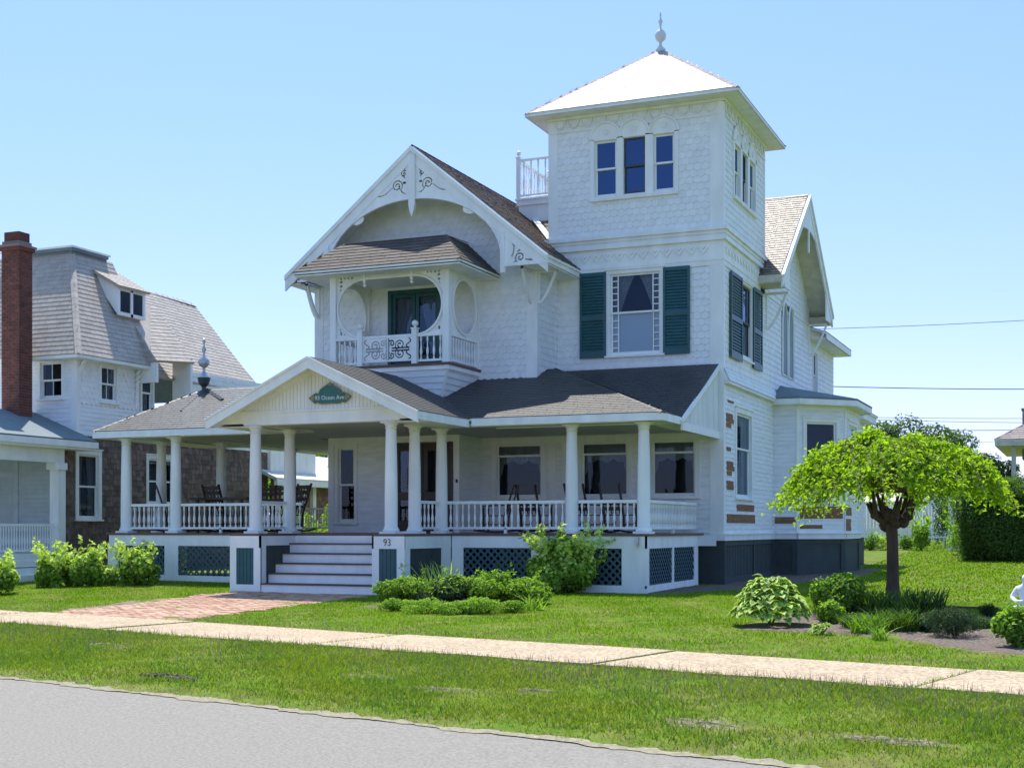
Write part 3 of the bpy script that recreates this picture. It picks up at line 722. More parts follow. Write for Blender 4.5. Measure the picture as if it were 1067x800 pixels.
# ---- main front gable ---------------------------------------------------------------
GX0, GX1, GXC = -18.26, -12.14, -15.08; GY = 30.1; GO = 29.3
ZGR, ZGE = 10.9, 7.98; gxl, gxr = -18.66, -11.52; gs = (ZGR-ZGE)/(gxr-GXC)
BD = (-16.15, -14.65, 5.5, 7.55)
wall(Ff(GY), [(GX0, 4.9), (GX1, 4.9), (GX1, 8.3), (GXC, ZGR-.15), (GX0, 8.15)], holes=[hole(*BD)], name='gable_wall')
wall(Fr(GX1), [(GY, 4.9), (TY0, 4.9), (TY0, 8.35), (GY, 8.35)], name='gable_wall')
wall(Fl(GX0), [(-42, 8.0), (-GY, 8.0), (-GY, 8.2), (-42, 8.2)], name='gable_wall')
g = MB()
g.box(GX1-.24, GX1+.03, GY-.03, GY+.01, 4.9, 8.2); g.box(GX1, GX1+.03, GY+.01, GY+.14, 4.9, 8.2)
g.box(GX0-.03, GX0+.22, GY-.03, GY+.01, 4.9, 8.2); g.build('trim', WHITE, house)
roof(house, [(gxr, GO, ZGE), (gxr, TY0, ZGE), (GXC, TY0, ZGR), (GXC, GO, ZGR)], RBROWN, .14, .16, .022, name='gable_roof', jit=.012)
k_ = (TX0-GXC)/(gxr-GXC); zt_ = ZGR+(ZGE-ZGR)*k_
roof(house, [(TX0, TY0, zt_), (TX0, 38.8, zt_), (GXC, 38.8, ZGR), (GXC, TY0, ZGR)], RBROWN, .14, .16, .022, name='gable_roof', jit=.012)
roof(house, [(gxl, 38.8, ZGE+.03), (gxl, GO, ZGE+.03), (GXC, GO, ZGR), (GXC, 38.8, ZGR)], RBROWN, .14, .16, .022, name='gable_roof', jit=.012)
rd = MB(); cap(rd, (GXC, GO, ZGR), (GXC, 38.8, ZGR), .2); cap(rd, (XO, YM, ZR), (-18.9, YM, ZR), .2); rd.build('ridge_cap', RBROWN, house)
vf = MB()  # metal valley flashing and step flashing
vf.bar((TX0-.0, TY0+.0, 8.83), (-15.05, 36.3, 11.0), .16, .03); vf.build('valley_flashing', mat('white_metal_flashing', (.8, .8, .8), .35), house)
wg = MB(Ff(GO)); L_, C_, R_ = (gxl-.0, ZGE+.0), (GXC, ZGR-.03), (gxr+.0, ZGE-.03)
for (w, d0, d1) in ((.30, 0, .05), (.09, .05, .09)): rake(wg, [L_, C_], w, d0, d1); rake(wg, [C_, R_], w, d0, d1)
wg.build('bargeboard', WHITE, house)
em = MB(); em.box(gxr-.05, gxr-.0, GO, TY0, ZGE-.19, ZGE-.04); em.box(gxr-.06, gxr+.03, GO, TY0, ZGE-.08, ZGE-.03)
em.box(GX1, gxr-.04, GO+.05, TY0, ZGE-.22, ZGE-.19); em.box(gxl, GX0, GO+.05, 38, ZGE-.22, ZGE-.19); em.box(gxl, gxl+.05, GO, 38, ZGE-.19, ZGE-.04)
em.slab([(gxl, GO+.02, ZGE-.12), (gxl, GY, ZGE-.12), (GXC, GY, ZGR-.14), (GXC, GO+.02, ZGR-.14)], .02)
em.slab([(GXC, GO+.02, ZGR-.14), (GXC, GY, ZGR-.14), (gxr, GY, ZGE-.12), (gxr, GO+.02, ZGE-.12)], .02)
em.build('eave_soffit', WHITE, house)
def scroll_cut(U, Vv, cx, cz, sx, kind):
    P = spiral(cx+sx*.42, cz+.24, .03, .15, 0 if sx > 0 else math.pi, 1.6*sx) 
    P += [(cx+sx*(.42+.14+.5*q), cz+.20-.10*math.sin(q*3)-.12*q) for q in np.linspace(0, 1, 16)]
    P += [(cx+sx*(.18+.20*q), cz+.03+.20*q*q) for q in np.linspace(0, 1, 12)]
    P += spiral(cx+sx*.24, cz+.52, .02, .08, 1, 1.2*sx, 20)
    P += [(cx+sx*(.22+.02*math.sin(q*6)), cz+.42+.35*q) for q in np.linspace(0, 1, 12)]
    c = near_curve(U, Vv, P, .017)
    for (x, y) in ((.22, .30), (.45, .62), (.30, .72), (1.0, .12), (1.25, .05), (.85, .30), (.66, .52)):
        c |= ((U-cx-sx*x)/.05)**2+((Vv-cz-y)/.03)**2 < 1
    return c
def corner_cut(U, Vv):
    cx, cz = -12.22, 7.95
    P = spiral(cx, cz, .02, .14, 2, 1.5, 40) + [(cx-.2+.05*math.sin(q*5), cz+.05+.6*q) for q in np.linspace(0, 1, 20)] + [(cx+.15+.3*q, cz-.06-.03*q) for q in np.linspace(0, 1, 14)]
    P += [(cx-.22+.1*q, cz-.2+.12*q) for q in np.linspace(0, 1, 8)]+[(cx-.05+.2*math.sin(q*2), cz+.15+.14*q) for q in np.linspace(0, 1, 12)]+spiral(cx-.14, cz+.34, .015, .06, 0, 1.2, 16)
    c = near_curve(U, Vv, P, .022)
    for (x, y) in ((.02, .3), (.1, .22), (-.1, .45), (.38, .02), (.3, .06)): c |= ((U-cx-x)/.05)**2+((Vv-cz-y)/.028)**2 < 1
    return c
AC, AR = -15.05, 2.36
def gable_solid(U, Vv):
    top = ZGR-.22-np.abs(U-GXC)*gs
    q = np.clip(1-((U-AC)/AR)**2, 0, 1)
    arch = 7.98+1.62*q**.5
    out = np.abs(U-AC) > AR
    foot = (np.abs(np.abs(U-AC)-AR-.03) < .07) & (Vv > 7.62) & (Vv < top)
    ins = (Vv < top) & ((Vv > arch) | out) & (Vv > 7.80)
    ins |= foot
    # scalloped nibs where the arch nears the rakes
    nib = ((np.abs(U-AC)-1.55)/.2)**2+((Vv-(8.02+1.60*.75+.0))/.13)**2 < 1
    ins |= nib & (Vv < top)
    rail = ((Vv-arch) < .13) & ((Vv-arch) > 0) & ~out
    cut = scroll_cut(U, Vv, AC, 9.70, 1, 0) | scroll_cut(2*AC-U, Vv, AC, 9.70, 1, 0) | corner_cut(U, Vv)
    mir = 2*AC-U; cut |= corner_cut(mir, Vv)
    cut |= near_curve(U, Vv, [(AC+s_*(1.45+.9*q), 9.62-.75*q+.03*math.sin(q*30)) for q in np.linspace(0, 1, 20) for s_ in (-1, 1)], .016)
    k = np.abs(U-GXC)
    ins &= ~(cut & ~rail & (Vv < top-.05))
    post = (np.abs(U-AC) < .075) & (Vv > 9.36) & (Vv < top+.1)
    return ins | post
fret(Ff(GO), gxl+.35, gxr-.35, 7.6, ZGR-.15, .015, gable_solid, .035).build('gable_fretwork', WHITE, house)
kp = MB(Ff(GO)); kp.box(AC-.085, AC+.085, 9.45, ZGR-.25, .04, .09); kp.prism([(AC-.085, 9.45), (AC-.06, 9.3), (AC, 9.14), (AC+.06, 9.3), (AC+.085, 9.45)], 0, .09)
kp.bar((AC+AR+.03, 7.62, .05), (AC+AR+.03, 8.6, .05), .10, .05); kp.bar((AC-AR-.03, 7.75, .05), (AC-AR-.03, 8.6, .05), .10, .05)
kp.box(AC+AR+.03, gxr+.02, 7.76, 7.84, .0, .06)
kp.tube([(AC+AR*math.cos(q), 7.98+1.62*math.sin(q), .045) for q in np.linspace(.05, math.pi-.05, 31)], .03, 5)
kp.build('king_post', WHITE, house)
br = MB()
bracket(br, Ff(GY), GX1-.12, 7.76, .62, .75); bracket(br, Fr(GX1), GY+.1, 7.76, .5, .75)
bracket(br, Ff(GY), GX0+.1, 7.76, .62, .75); bracket(br, Fl(GX0), -GY-.1, 7.76, .36, .75)
br.build('bracket', WHITE, house)
# widow's walk beside the tower
ww = MB(); X0, X1, Y0, Y1 = -14.3, TX0+.02, 34.0, 36.3
ww.box(X0, X1, Y0, Y1, 10.38, 10.52); ww.box(X0+.05, X1, Y0+.05, Y1, 9.9, 10.38)
ww.box(X0-.03, X1, Y0-.03, Y1, 10.52, 10.57)
def baluster(mb, x, y, z0, z1, r=.026, n=6):
    h = z1-z0
    prof = [(r*.9, 0), (r*.9, h*.1), (r*.45, h*.13), (r*1.15, h*.3), (r*1.2, h*.4), (r*.6, h*.6), (r*.5, h*.75), (r*.9, h*.85), (r*.9, h)]
    mb.lathe(prof, (x, y, z0), n)
def railing(parent, a, b, z, zt=.68, zb=.12, sp=.145, name='railing', mat_=None, legs=0, r=.026):
    a = Vector((*a, 0)); b = Vector((*b, 0)); L = (b-a).length; mat_ = mat_ or WHITE
    mb = MB(); mb.bar(a+Vector((0, 0, z+zb)), b+Vector((0, 0, z+zb)), .06, .05)
    n = max(1, int(L/sp))
    for i in range(n):
        p = a+(b-a)*(i+.5)/n; baluster(mb, p.x, p.y, z+zb+.02, z+zt-.03, r)
    for i in range(legs):
        p = a+(b-a)*(i+1)/(legs+1); mb.box(p.x-.03, p.x+.03, p.y-.03, p.y+.03, z, z+zb)
    o = mb.build(name, mat_, parent)
    h = MB(); up = Vector((0, 0, z+zt)); h.bar(a+up, b+up, .085, .05); h.bar(a+up+Vector((0, 0, .025)), b+up+Vector((0, 0, .025)), .06, .03); h.build('handrail', mat_, o)
    return o
def newel(mb, x, y, z0, z1, w=.11, ball=.07):
    mb.box(x-w/2, x+w/2, y-w/2, y+w/2, z0, z1); mb.box(x-w/2-.015, x+w/2+.015, y-w/2-.015, y+w/2+.015, z1, z1+.03)
    mb.lathe([(.03, 0), (.025, .03), (ball*.8, .06), (ball, .1), (ball*.75, .15), (.01, .18)], (x, y, z1+.03), 10)
newel(ww, X0+.05, Y0+.05, 10.57, 11.68); newel(ww, X0+.05, Y1-.05, 10.57, 11.68)
ww.build('roof_deck', WHITE, house)
railing(house, (X0+.1, Y0+.05), (X1, Y0+.05), 10.55, 1.06, .1, .2, r=.03); railing(house, (X0+.05, Y0+.1), (X0+.05, Y1), 10.55, 1.06, .1, .2, r=.03); railing(house, (X0+.1, Y1-.05), (X1, Y1-.05), 10.55, 1.06, .1, .2, r=.03)

# ---- balcony ------------------------------------------------------------------------
BX0, BX1, BY = -16.80, -13.62, 28.32; BF = 5.46
b = MB()
b.box(BX0-.03, BX1+.03, BY-.03, GY, BF-.06, BF); bo = b.build('balcony_floor', DECKM, house)
b = MB(); lo_x = .42
for F, pl in ((Ff(BY), None), (Fr(BX1), None)):
    pass
c0 = (BX0+.02, BX1-.02, BY+.02); c1 = (BX0+.45, BX1-.45, BY+.35); za_, zb_ = BF-.06, 4.30
for (P, Q) in (((c0[0], c0[2]), (c0[1], c0[2])), ((c0[1], c0[2]), (c0[1], GY))):
    if P[1] == Q[1]: P2, Q2 = (c1[0], c1[2]), (c1[1], c1[2])
    else: P2, Q2 = (c1[1], c1[2]), (c1[1], GY)
    q0 = Vector((*P2, zb_)); q1 = Vector((*Q2, zb_)); q2 = Vector((*Q, za_)); q3 = Vector((*P, za_))
    # oriented so the normal faces out and down; boards laid as courses
    F_, pol = plane_frame([q0, q1, q2, q3]); mb = MB(F_); courses(mb, pol, .15, None, .035, 'clap'); mb.build('balcony_skirt', CLAP, house)
q0 = Vector((c1[0], GY, zb_)); q1 = Vector((c1[0], c1[2], zb_)); q2 = Vector((c0[0], c0[2], za_)); q3 = Vector((c0[0], GY, za_))
F_, pol = plane_frame([q0, q1, q2, q3]); mb = MB(F_); courses(mb, pol, .15, None, .035, 'clap'); mb.build('balcony_skirt', CLAP, house)
p = MB()
for x in (BX0+.08, BX1-.08): p.box(x-.08, x+.08, BY, BY+.16, BF, 7.86)
for x in (BX0+.08, BX1-.08): p.box(x-.07, x+.07, GY-.12, GY, BF, 7.86)
newel(p, -15.98, BY+.05, BF-.02, 6.28, .13, .085); newel(p, -14.52, BY+.05, BF-.02, 6.28, .13, .085)
p.box(BX0, BX1, BY+.01, BY+.13, 7.76, 7.88); p.box(BX1-.14, BX1-.02, BY+.13, GY, 7.76, 7.88); p.box(BX0+.02, BX0+.14, BY+.13, GY, 7.76, 7.88)
p.box(BX0+.16, BX1-.16, BY+.03, BY+.09, 6.11, 6.17); p.box(BX1-.1, BX1-.05, BY+.16, GY, 6.11, 6.17)
for x in (-15.86, -14.60): p.box(x-.03, x+.03, BY-.0, BY+.06, 7.45, 7.76); p.lathe([(.001, -.11), (.04, -.08), (.04, -.05), (.018, -.02), (.035, 0), (.035, .03)], (x, BY+.03, 7.45), 8)
p.build('balcony_post', WHITE, house)
def stad(U, Vv, r):
    cl, cr, cz = -15.90, -14.50, 6.84
    d = np.where(U < cl, np.hypot(U-cl, Vv-cz), np.where(U > cr, np.hypot(U-cr, Vv-cz), np.abs(Vv-cz)))
    return d
def front_screen(U, Vv):
    d = stad(U, Vv, .7); cl, cr, cz = -15.90, -14.50, 6.84
    keep = d > .70
    openm = (U > -15.98) & (U < -14.52) & (Vv < cz); keep &= ~openm
    cut = np.zeros(U.shape, bool)
    for cx, sx in ((BX0+.28, 1), (BX1-.28, -1)):
        for cz2, sz in ((7.62, 1), (6.28, -1)):
            for k in range(4):
                cut |= ((U-cx-sx*.10*k+.0)/.032)**2+((Vv-cz2-sz*.0+sz*.0)/.05)**2 < 1
            for k in range(1, 4): cut |= ((U-cx-sx*.0)/.04)**2+((Vv-cz2+sz*.1*k)/.03)**2 < 1
    cut |= (np.abs(Vv-7.70) < .03) & (np.sin(U*50) > .2) & ((U < -15.95) | (U > -14.5))
    cut |= near_curve(U, Vv, [(x, 7.66+.04*math.sin(x*22)) for x in np.arange(-15.7, -14.7, .015)], .012)
    return keep & ~(cut & (d > .78))
fret(frame((0, BY+.10, 0), (1, 0, 0)), BX0+.16, BX1-.16, 6.17, 7.76, .015, front_screen, .04).build('balcony_screen', WHITE, house)
def side_screen(U, Vv):
    d = ((U-29.28)/.66)**2+((Vv-6.86)/.66)**2
    e = np.abs(np.sqrt(d)-1)
    cut = (np.abs(Vv-7.69) < .035) & (np.sin(U*45) > .1)
    return (d > 1) & ~(cut & (d > 1.25))
fret(Fr(BX1-.09), BY+.16, GY-.12, 6.17, 7.76, .015, side_screen, .04).build('balcony_screen', WHITE, house)
fret(Fr(BX0+.05), BY+.16, GY-.12, 6.17, 7.76, .02, side_screen, .04).build('balcony_screen', WHITE, house)
ro = MB()
ro.tube([(-15.90-.70*math.sin(q), BY+.04, 6.84+.70*math.cos(q)) for q in np.linspace(0, math.pi*.97, 22)], .035, 6)
ro.tube([(-14.50+.70*math.sin(q), BY+.04, 6.84+.70*math.cos(q)) for q in np.linspace(0, math.pi*.97, 22)], .035, 6)
ro.tube([(BX1-.035, 29.28+.66*math.sin(q), 6.86+.66*math.cos(q)) for q in np.linspace(0, 2*math.pi, 33)], .03, 6)
ro.box(-15.9, -14.5, BY+.01, BY+.07, 7.52, 7.57)
ro.build('arch_moulding', WHITE, house)
def lace(U, Vv):
    cx, cz = -15.25, 5.83; k = np.ones(U.shape, bool)
    u = np.abs(U-cx); v = np.abs(Vv-cz)
    P = spiral(.33, .10, .03, .13, 1, 1.5, 30)+spiral(.11, .14, .02, .09, 2, 1.3, 22)+[(.12+.45*q, .03+.0*q) for q in np.linspace(0, 1, 26)]+[(.56-.06*math.sin(q*6), .02+.22*q) for q in np.linspace(0, 1, 14)]+[(.03, .02+.22*q) for q in np.linspace(0, 1, 12)]
    return ~near_curve(u, v, P, .019)
fret(frame((0, BY+.07, 0), (1, 0, 0)), -15.92, -14.58, 5.54, 6.12, .012, lace, .03).build('lace_panel', WHITE, house)
railing(house, (BX0+.16, BY+.06), (-16.05, BY+.06), BF, .66, .07, .135); railing(house, (-14.45, BY+.06), (BX1-.16, BY+.06), BF, .66, .07, .135)
railing(house, (BX1-.07, BY+.16), (BX1-.07, GY-.12), BF, .66, .07, .15); railing(house, (BX0+.07, BY+.16), (BX0+.07, GY-.12), BF, .66, .07, .15)
cb = MB(); cb.bar((c1[1], c1[2], zb_), (c0[1]+.005, c0[2]-.005, za_), .06, .06); cb.bar((c1[0], c1[2], zb_), (c0[0]-.005, c0[2]-.005, za_), .06, .06); cb.box(BX0, BX1, BY, BY+.04, za_-.1, za_); cb.box(BX1-.04, BX1, BY+.04, GY, za_-.1, za_); cb.build('skirt_corner_trim', WHITE, house)
# balcony roof
EL_, ER_, EY, RY = -17.51, -13.09, 27.8, 28.9; rz0, rz1 = 7.72, 8.53
roof(house, [(EL_, EY, rz0), (ER_, EY, rz0), (ER_-.86, RY, rz1), (EL_+.74, RY, rz1)], mat('dark_asphalt_shingle', (.105, .085, .075), .7, 6, .12, .4, 100, isl=.18, spec=.2), .165, .42, .02, name='balcony_roof', jit=.004)
DS = MATS['dark_asphalt_shingle']
roof(house, [(ER_, EY, rz0), (ER_, GY, rz0), (ER_-.86, GY, rz1), (ER_-.86, RY, rz1)], DS, .165, .42, .02, name='balcony_roof', jit=.004)
roof(house, [(EL_, GY, rz0), (EL_, EY, rz0), (EL_+.74, RY, rz1), (EL_+.74, GY, rz1)], DS, .165, .42, .02, name='balcony_roof', jit=.004)
roof(house, [(EL_+.74, RY, rz1), (ER_-.86, RY, rz1), (ER_-.86, GY, rz1+.05), (EL_+.74, GY, rz1+.05)], DS, .165, .42, .02, name='balcony_roof', jit=.004)
cp = MB(); cap(cp, (ER_, EY, rz0), (ER_-.86, RY, rz1), .2); cap(cp, (EL_, EY, rz0), (EL_+.74, RY, rz1), .2); cp.build('hip_cap', DS, house)
sf = MB(); sf.box(EL_+.02, ER_-.02, EY+.02, GY, rz0-.10, rz0-.07)
for a, b_ in (((EL_, EY), (ER_, EY)), ((ER_, EY), (ER_, GY)), ((EL_, GY), (EL_, EY))): sf.bar((*a, rz0-.03), (*b_, rz0-.03), .03, .035)
sf.build('eave_trim', WHITE, house)
# balcony door
dm = MB(Ff(GY)); a, b_, c, d = BD
ring(dm, a, b_, c, d, .10, -.02, .05, wb=.05); m_ = (a+b_)/2
for (x0, x1) in ((a+.1, m_-.01), (m_+.01, b_-.1)):
    ring(dm, x0, x1, c+.05, d-.1, .09, -.05, 0, wb=.35); dm.box(x0+.09, x1-.09, c+.75, c+.85, -.05, 0)
do = dm.build('balcony_door', TEAL, house)
pn = MB(Ff(GY)); pn.box(a+.15, b_-.15, c+.4, d-.15, -.035, -.03); pn.build('pane', GLASS, do)
dk = MB(Ff(GY)); dk.add([(a,c,-.1),(b_,c,-.1),(b_,d,-.1),(a,d,-.1),(a,c,-.9),(b_,c,-.9),(b_,d,-.9),(a,d,-.9)], [(4,5,6,7),(0,1,5,4),(1,2,6,5),(2,3,7,6),(3,0,4,7)]); dk.build('room_interior', DARK, do)
tm = MB(Ff(GY)); tm.box(a-.2, a, c-.05, d+.12, 0, .045); tm.box(b_, b_+.12, c-.05, d+.12, 0, .045); tm.box(a, b_, d, d+.12, 0, .044); tm.build('door_casing', WHITE, do)
bd = MB(Ff(GY))
for sg in (-1, 1):
    for i in range(18):
        q0, q1 = i/18, (i+1)/18; P = []
        for (q, v) in ((q0, 6.0), (q1, 6.0), (q1, 7.4), (q0, 7.4)):
            inn = .06+.5*((7.4-v)/1.4)**.7; P.append((m_+sg*.72*(inn+(1-inn)*q), v, -.14+.012*math.sin(q*30)))
        bd.add(P, [(0,1,2,3)])
bd.build('curtain', mat('dim_curtain', (.3, .3, .3), .9), do)

# ---- porch structure -------------------------------------------------------------------
ZC = 3.84
dk = MB()
dk.box(-22.45, -8.38, 27.0, GY+.02, ZD-.05, ZD); dk.box(-14.2, -8.38, GY+.02, TY0, ZD-.05, ZD); dk.box(-17.22, -16.43, 24.78, 27.0, ZD-.05, ZD)
dk.box(-13.69, -12.92, 24.78, 27.0, ZD-.05, ZD); dk.box(-16.43, -13.69, 26.24, 27.0, ZD-.05, ZD); dk.box(-21.3, -18.2, GY+.02, 36.7, ZD-.05, ZD)
dk.build('porch_floor', DECKM, house)
tr = MB()  # frieze boards, posts and bottom boards of the skirt
def skirt(mb, a, b, zg0, zg1, panels, kind='lattice', postw=.2, d=.04):
    """front board band between plan points a, b; panels = list of (t0, t1) along it filled with lattice or boards"""
    a = Vector((*a, 0)); b = Vector((*b, 0)); F = frame(a, b-a); L = (b-a).length; mb.M = F
    mb.box(0, L, 1.17, ZD-.05, -d, 0)
    mb.prism([(0, zg0-.15), (L, zg1-.15), (L, zg1+.16), (0, zg0+.16)], -d, -.002)
    cuts = [0]+[q for p in panels for q in p[:2]]+[L]
    for i in range(0, len(cuts), 2):
        if cuts[i+1]-cuts[i] > .01: 
            z = zg0+(zg1-zg0)*cuts[i]/L; mb.box(cuts[i], cuts[i+1], z+.1, 1.17, -d, -.004)
    for p in panels:
        u0, u1 = p[0], p[1]; z0 = zg0+(zg1-zg0)*(u0+u1)/2/L+.14; z1 = 1.18
        if p[2] == 'board':
            f = MB(F); f.box(u0-.01, u1+.01, z0, z1, -.035, -.028); x = u0
            while x < u1: f.box(x+.004, min(x+.08, u1), z0, z1, -.028, -.02); x += .09
            f.build('skirt_panel', TEAL if p[3] else FOUND, house)
        else:
            f = MB(F); w = .045; pit = .165; H = z1-z0; W_ = u1-u0
            for sgn, zo in ((1, -.03), (-1, -.02)):
                c = -H if sgn > 0 else 0
                while c < W_+(0 if sgn > 0 else H):
                    # line x = c + sgn*y, clipped
                    y0, y1 = 0, H
                    xa, xb = c+sgn*y0, c+sgn*y1
                    if sgn > 0: y0 = max(0, -c); y1 = min(H, W_-c)
                    else: y0 = max(0, c-W_); y1 = min(H, c)
                    if y1-y0 > .03: f.bar((u0+c+sgn*y0, z0+y0, zo), (u0+c+sgn*y1, z0+y1, zo), w, .009, up=(0, 0, 1))
                    c += pit
            f.build('lattice_panel', LATT, house)
gl = lambda x, y: G(x, y)
skirt(tr, (-22.4, 27.02), (-17.22, 27.02), gl(-22.4, 27), gl(-17.2, 27), [(.32, 1.72, 'l'), (2.12, 3.85, 'l'), (4.1, 5.1, 'l')])
skirt(tr, (-12.92, 27.02), (-8.42, 27.02), gl(-12.9, 27), gl(-8.4, 27), [(.28, 1.9, 'l'), (2.1, 3.95, 'l')])
skirt(tr, (-8.42, 27.02), (-8.42, 31.1), gl(-8.4, 27), gl(-8.4, 31), [(.2, 1.92, 'l'), (2.06, 3.75, 'l')])
skirt(tr, (-22.4, 30.2), (-22.4, 27.02), gl(-22.4, 30), gl(-22.4, 27), [(.3, 2.9, 'l')])
skirt(tr, (-12.93, 24.8), (-12.93, 27.0), gl(-12.9, 25), gl(-12.9, 27), [(.25, 1.75, 'board', 0)])
# pedestals
for x0, x1 in ((-17.22, -16.43), (-13.69, -12.93)):
    z = G((x0+x1)/2, 24.7)
    skirt(tr, (x0, 24.78), (x1, 24.78), z, z, [(.16, x1-x0-.18, 'board', 1)], postw=.16)
tr.M = Matrix.Identity(4)
tr.box(-13.69, -13.65, 24.78, 26.3, G(-13.7, 25)-.1, ZD-.05); tr.box(-17.22, -17.18, 24.8, 27.0, .2, ZD-.05)
tr.box(-16.47, -16.43, 24.78, 25.0, G(-16.4, 25)-.1, ZD-.05)
tr.box(-16.47, -16.43, 25.0, 26.3, 1.22, ZD-.05)
tr.box(-16.43, -13.69, 26.20, 26.25, .2, ZD-.05)
tr.box(-8.45, -8.0, TY0-.4, TY0-.36, ZD-.3, ZD-.05)
tr.build('porch_skirt_trim', WHITE, house)
pn = MB(); pn.box(-16.46, -16.44, 25.0, 26.25, .2, 1.22); pn.build('skirt_panel', FOUND, house)
stp = MB(); trd = MB(); nr = 6; z0 = G(-15, 24.7); rise = (ZD-z0)/nr
for i in range(nr):
    y = 24.80+.288*i
    if i < nr-1:
        stp.box(-16.43, -13.69, y, y+.025, z0+rise*i-(.1 if i == 0 else 0), z0+rise*(i+1)-.03)
        trd.box(-16.43, -13.69, y-.03, y+.31, z0+rise*(i+1)-.03, z0+rise*(i+1))
        stp.box(-16.43, -13.69, y+.025, y+.3, z0+rise*i-.1, z0+rise*(i+1)-.031) if i == 0 else None
    else: stp.box(-16.43, -13.69, y, y+.02, z0+rise*i, ZD-.05)
sto = stp.build('steps', WHITE, house); trd.build('tread', TREADM, sto)
# house number
def text(body, size, F, u, v, d, m, parent, name, extr=.004, align='CENTER', font_w=None, offset=0.0, sx=1):
    cu = bpy.data.curves.new(name, 'FONT'); cu.body = body; cu.size = size; cu.extrude = extr; cu.align_x = align; cu.align_y = 'CENTER'; cu.offset = offset
    o = bpy.data.objects.new(name, cu); SC.collection.objects.link(o)
    dg = bpy.context.evaluated_depsgraph_get(); me = bpy.data.meshes.new_from_object(o.evaluated_get(dg)); SC.collection.objects.unlink(o); bpy.data.objects.remove(o)
    me.materials.clear(); me.materials.append(m); me.transform(F @ T(u, v, d) @ Matrix.Diagonal((sx, 1, 1, 1)))
    o = bpy.data.objects.new(name, me); SC.collection.objects.link(o); put(o, parent); return o
text('93', .21, Ff(24.78), -13.33, 1.295, .004, IRON, house, 'house_number', offset=-.002, sx=.9)
# columns
cols_front = [(-22.05, 27.3), (-20.55, 27.3), (-16.78, 25.12), (-16.78, 26.5), (-13.42, 25.12), (-13.42, 26.2), (-13.32, 27.33), (-10.2, 27.33), (-8.58, 27.33),
              (-22.05, 28.1), (-22.1, 28.75), (-20.95, 29.75), (-20.95, 33.2), (-20.95, 36.3)]
def column(x, y, z0=ZD, z1=ZC, parent=None):
    mb = MB(); h = z1-z0
    mb.box(x-.185, x+.185, y-.185, y+.185, z0, z0+.05)
    mb.lathe([(.175, .05), (.18, .075), (.165, .10), (.15, .12), (.152, .13), (.138, .16), (.137, h*.3), (.130, h*.6), (.114, h-.2), (.112, h-.16), (.128, h-.15), (.128, h-.13), (.115, h-.125), (.115, h-.10), (.15, h-.06), (.155, h-.045)], (x, y, z0), 20)
    mb.box(x-.17, x+.17, y-.17, y+.17, z1-.045, z1)
    o = mb.build('porch_column', WHITE, parent or house)
    o.data.polygons.foreach_set('use_smooth', [len(p.vertices) == 4 and abs(p.normal.z) < .5 and p.area < .2 and i > 5 for i, p in enumerate(o.data.polygons)])
    return o
for c in cols_front:
    if c == (-22.05, 28.1): continue
    column(*c)
# railings
railing(house, (-21.9, 27.33), (-20.7, 27.33), ZD); railing(house, (-20.4, 27.33), (-16.95, 27.33), ZD, legs=2)
railing(house, (-22.1, 28.6), (-22.07, 27.45), ZD); railing(house, (-16.80, 25.27), (-16.80, 26.35), ZD)
railing(house, (-13.4, 26.35), (-13.34, 27.2), ZD); railing(house, (-13.18, 27.36), (-10.35, 27.36), ZD, legs=1); railing(house, (-10.05, 27.36), (-8.73, 27.36), ZD)
railing(house, (-8.56, 27.5), (-8.56, 31.35), ZD, legs=1, sp=.12); railing(house, (-20.95, 29.9), (-20.95, 33.05), ZD); railing(house, (-20.95, 33.3), (-20.95, 36.2), ZD)
railing(house, (-20.8, 36.45), (-18.3, 36.45), ZD, legs=1)
# beams, ceiling, fascia
be = MB()
def beam(a, b, w=.2, h=.16, z=ZC+.08): be.bar((*a, z), (*b, z), w, h)
beam((-22.15, 27.33), (-16.9, 27.33)); beam((-13.4, 27.33), (-8.48, 27.33)); beam((-8.58, 27.43), (-8.58, TY0)); beam((-22.1, 27.43), (-22.1, 29.6)); beam((-20.95, 29.7), (-20.95, 36.4))
beam((-16.78, 25.2), (-16.78, 27.4)); beam((-13.42, 25.2), (-13.42, 27.23)); beam((-16.9, 25.12), (-13.3, 25.12))
be.build('porch_beam', WHITE, house)
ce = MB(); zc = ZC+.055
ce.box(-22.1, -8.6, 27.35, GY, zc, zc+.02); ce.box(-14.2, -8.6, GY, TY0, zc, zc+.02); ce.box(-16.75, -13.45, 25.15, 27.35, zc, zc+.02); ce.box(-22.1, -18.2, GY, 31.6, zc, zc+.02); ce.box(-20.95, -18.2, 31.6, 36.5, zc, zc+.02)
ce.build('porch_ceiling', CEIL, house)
# main porch roofs
ze = 4.0; EYF = 26.95; fr_ = .41
zf = lambda y, sl_: ze+sl_*(y-EYF)
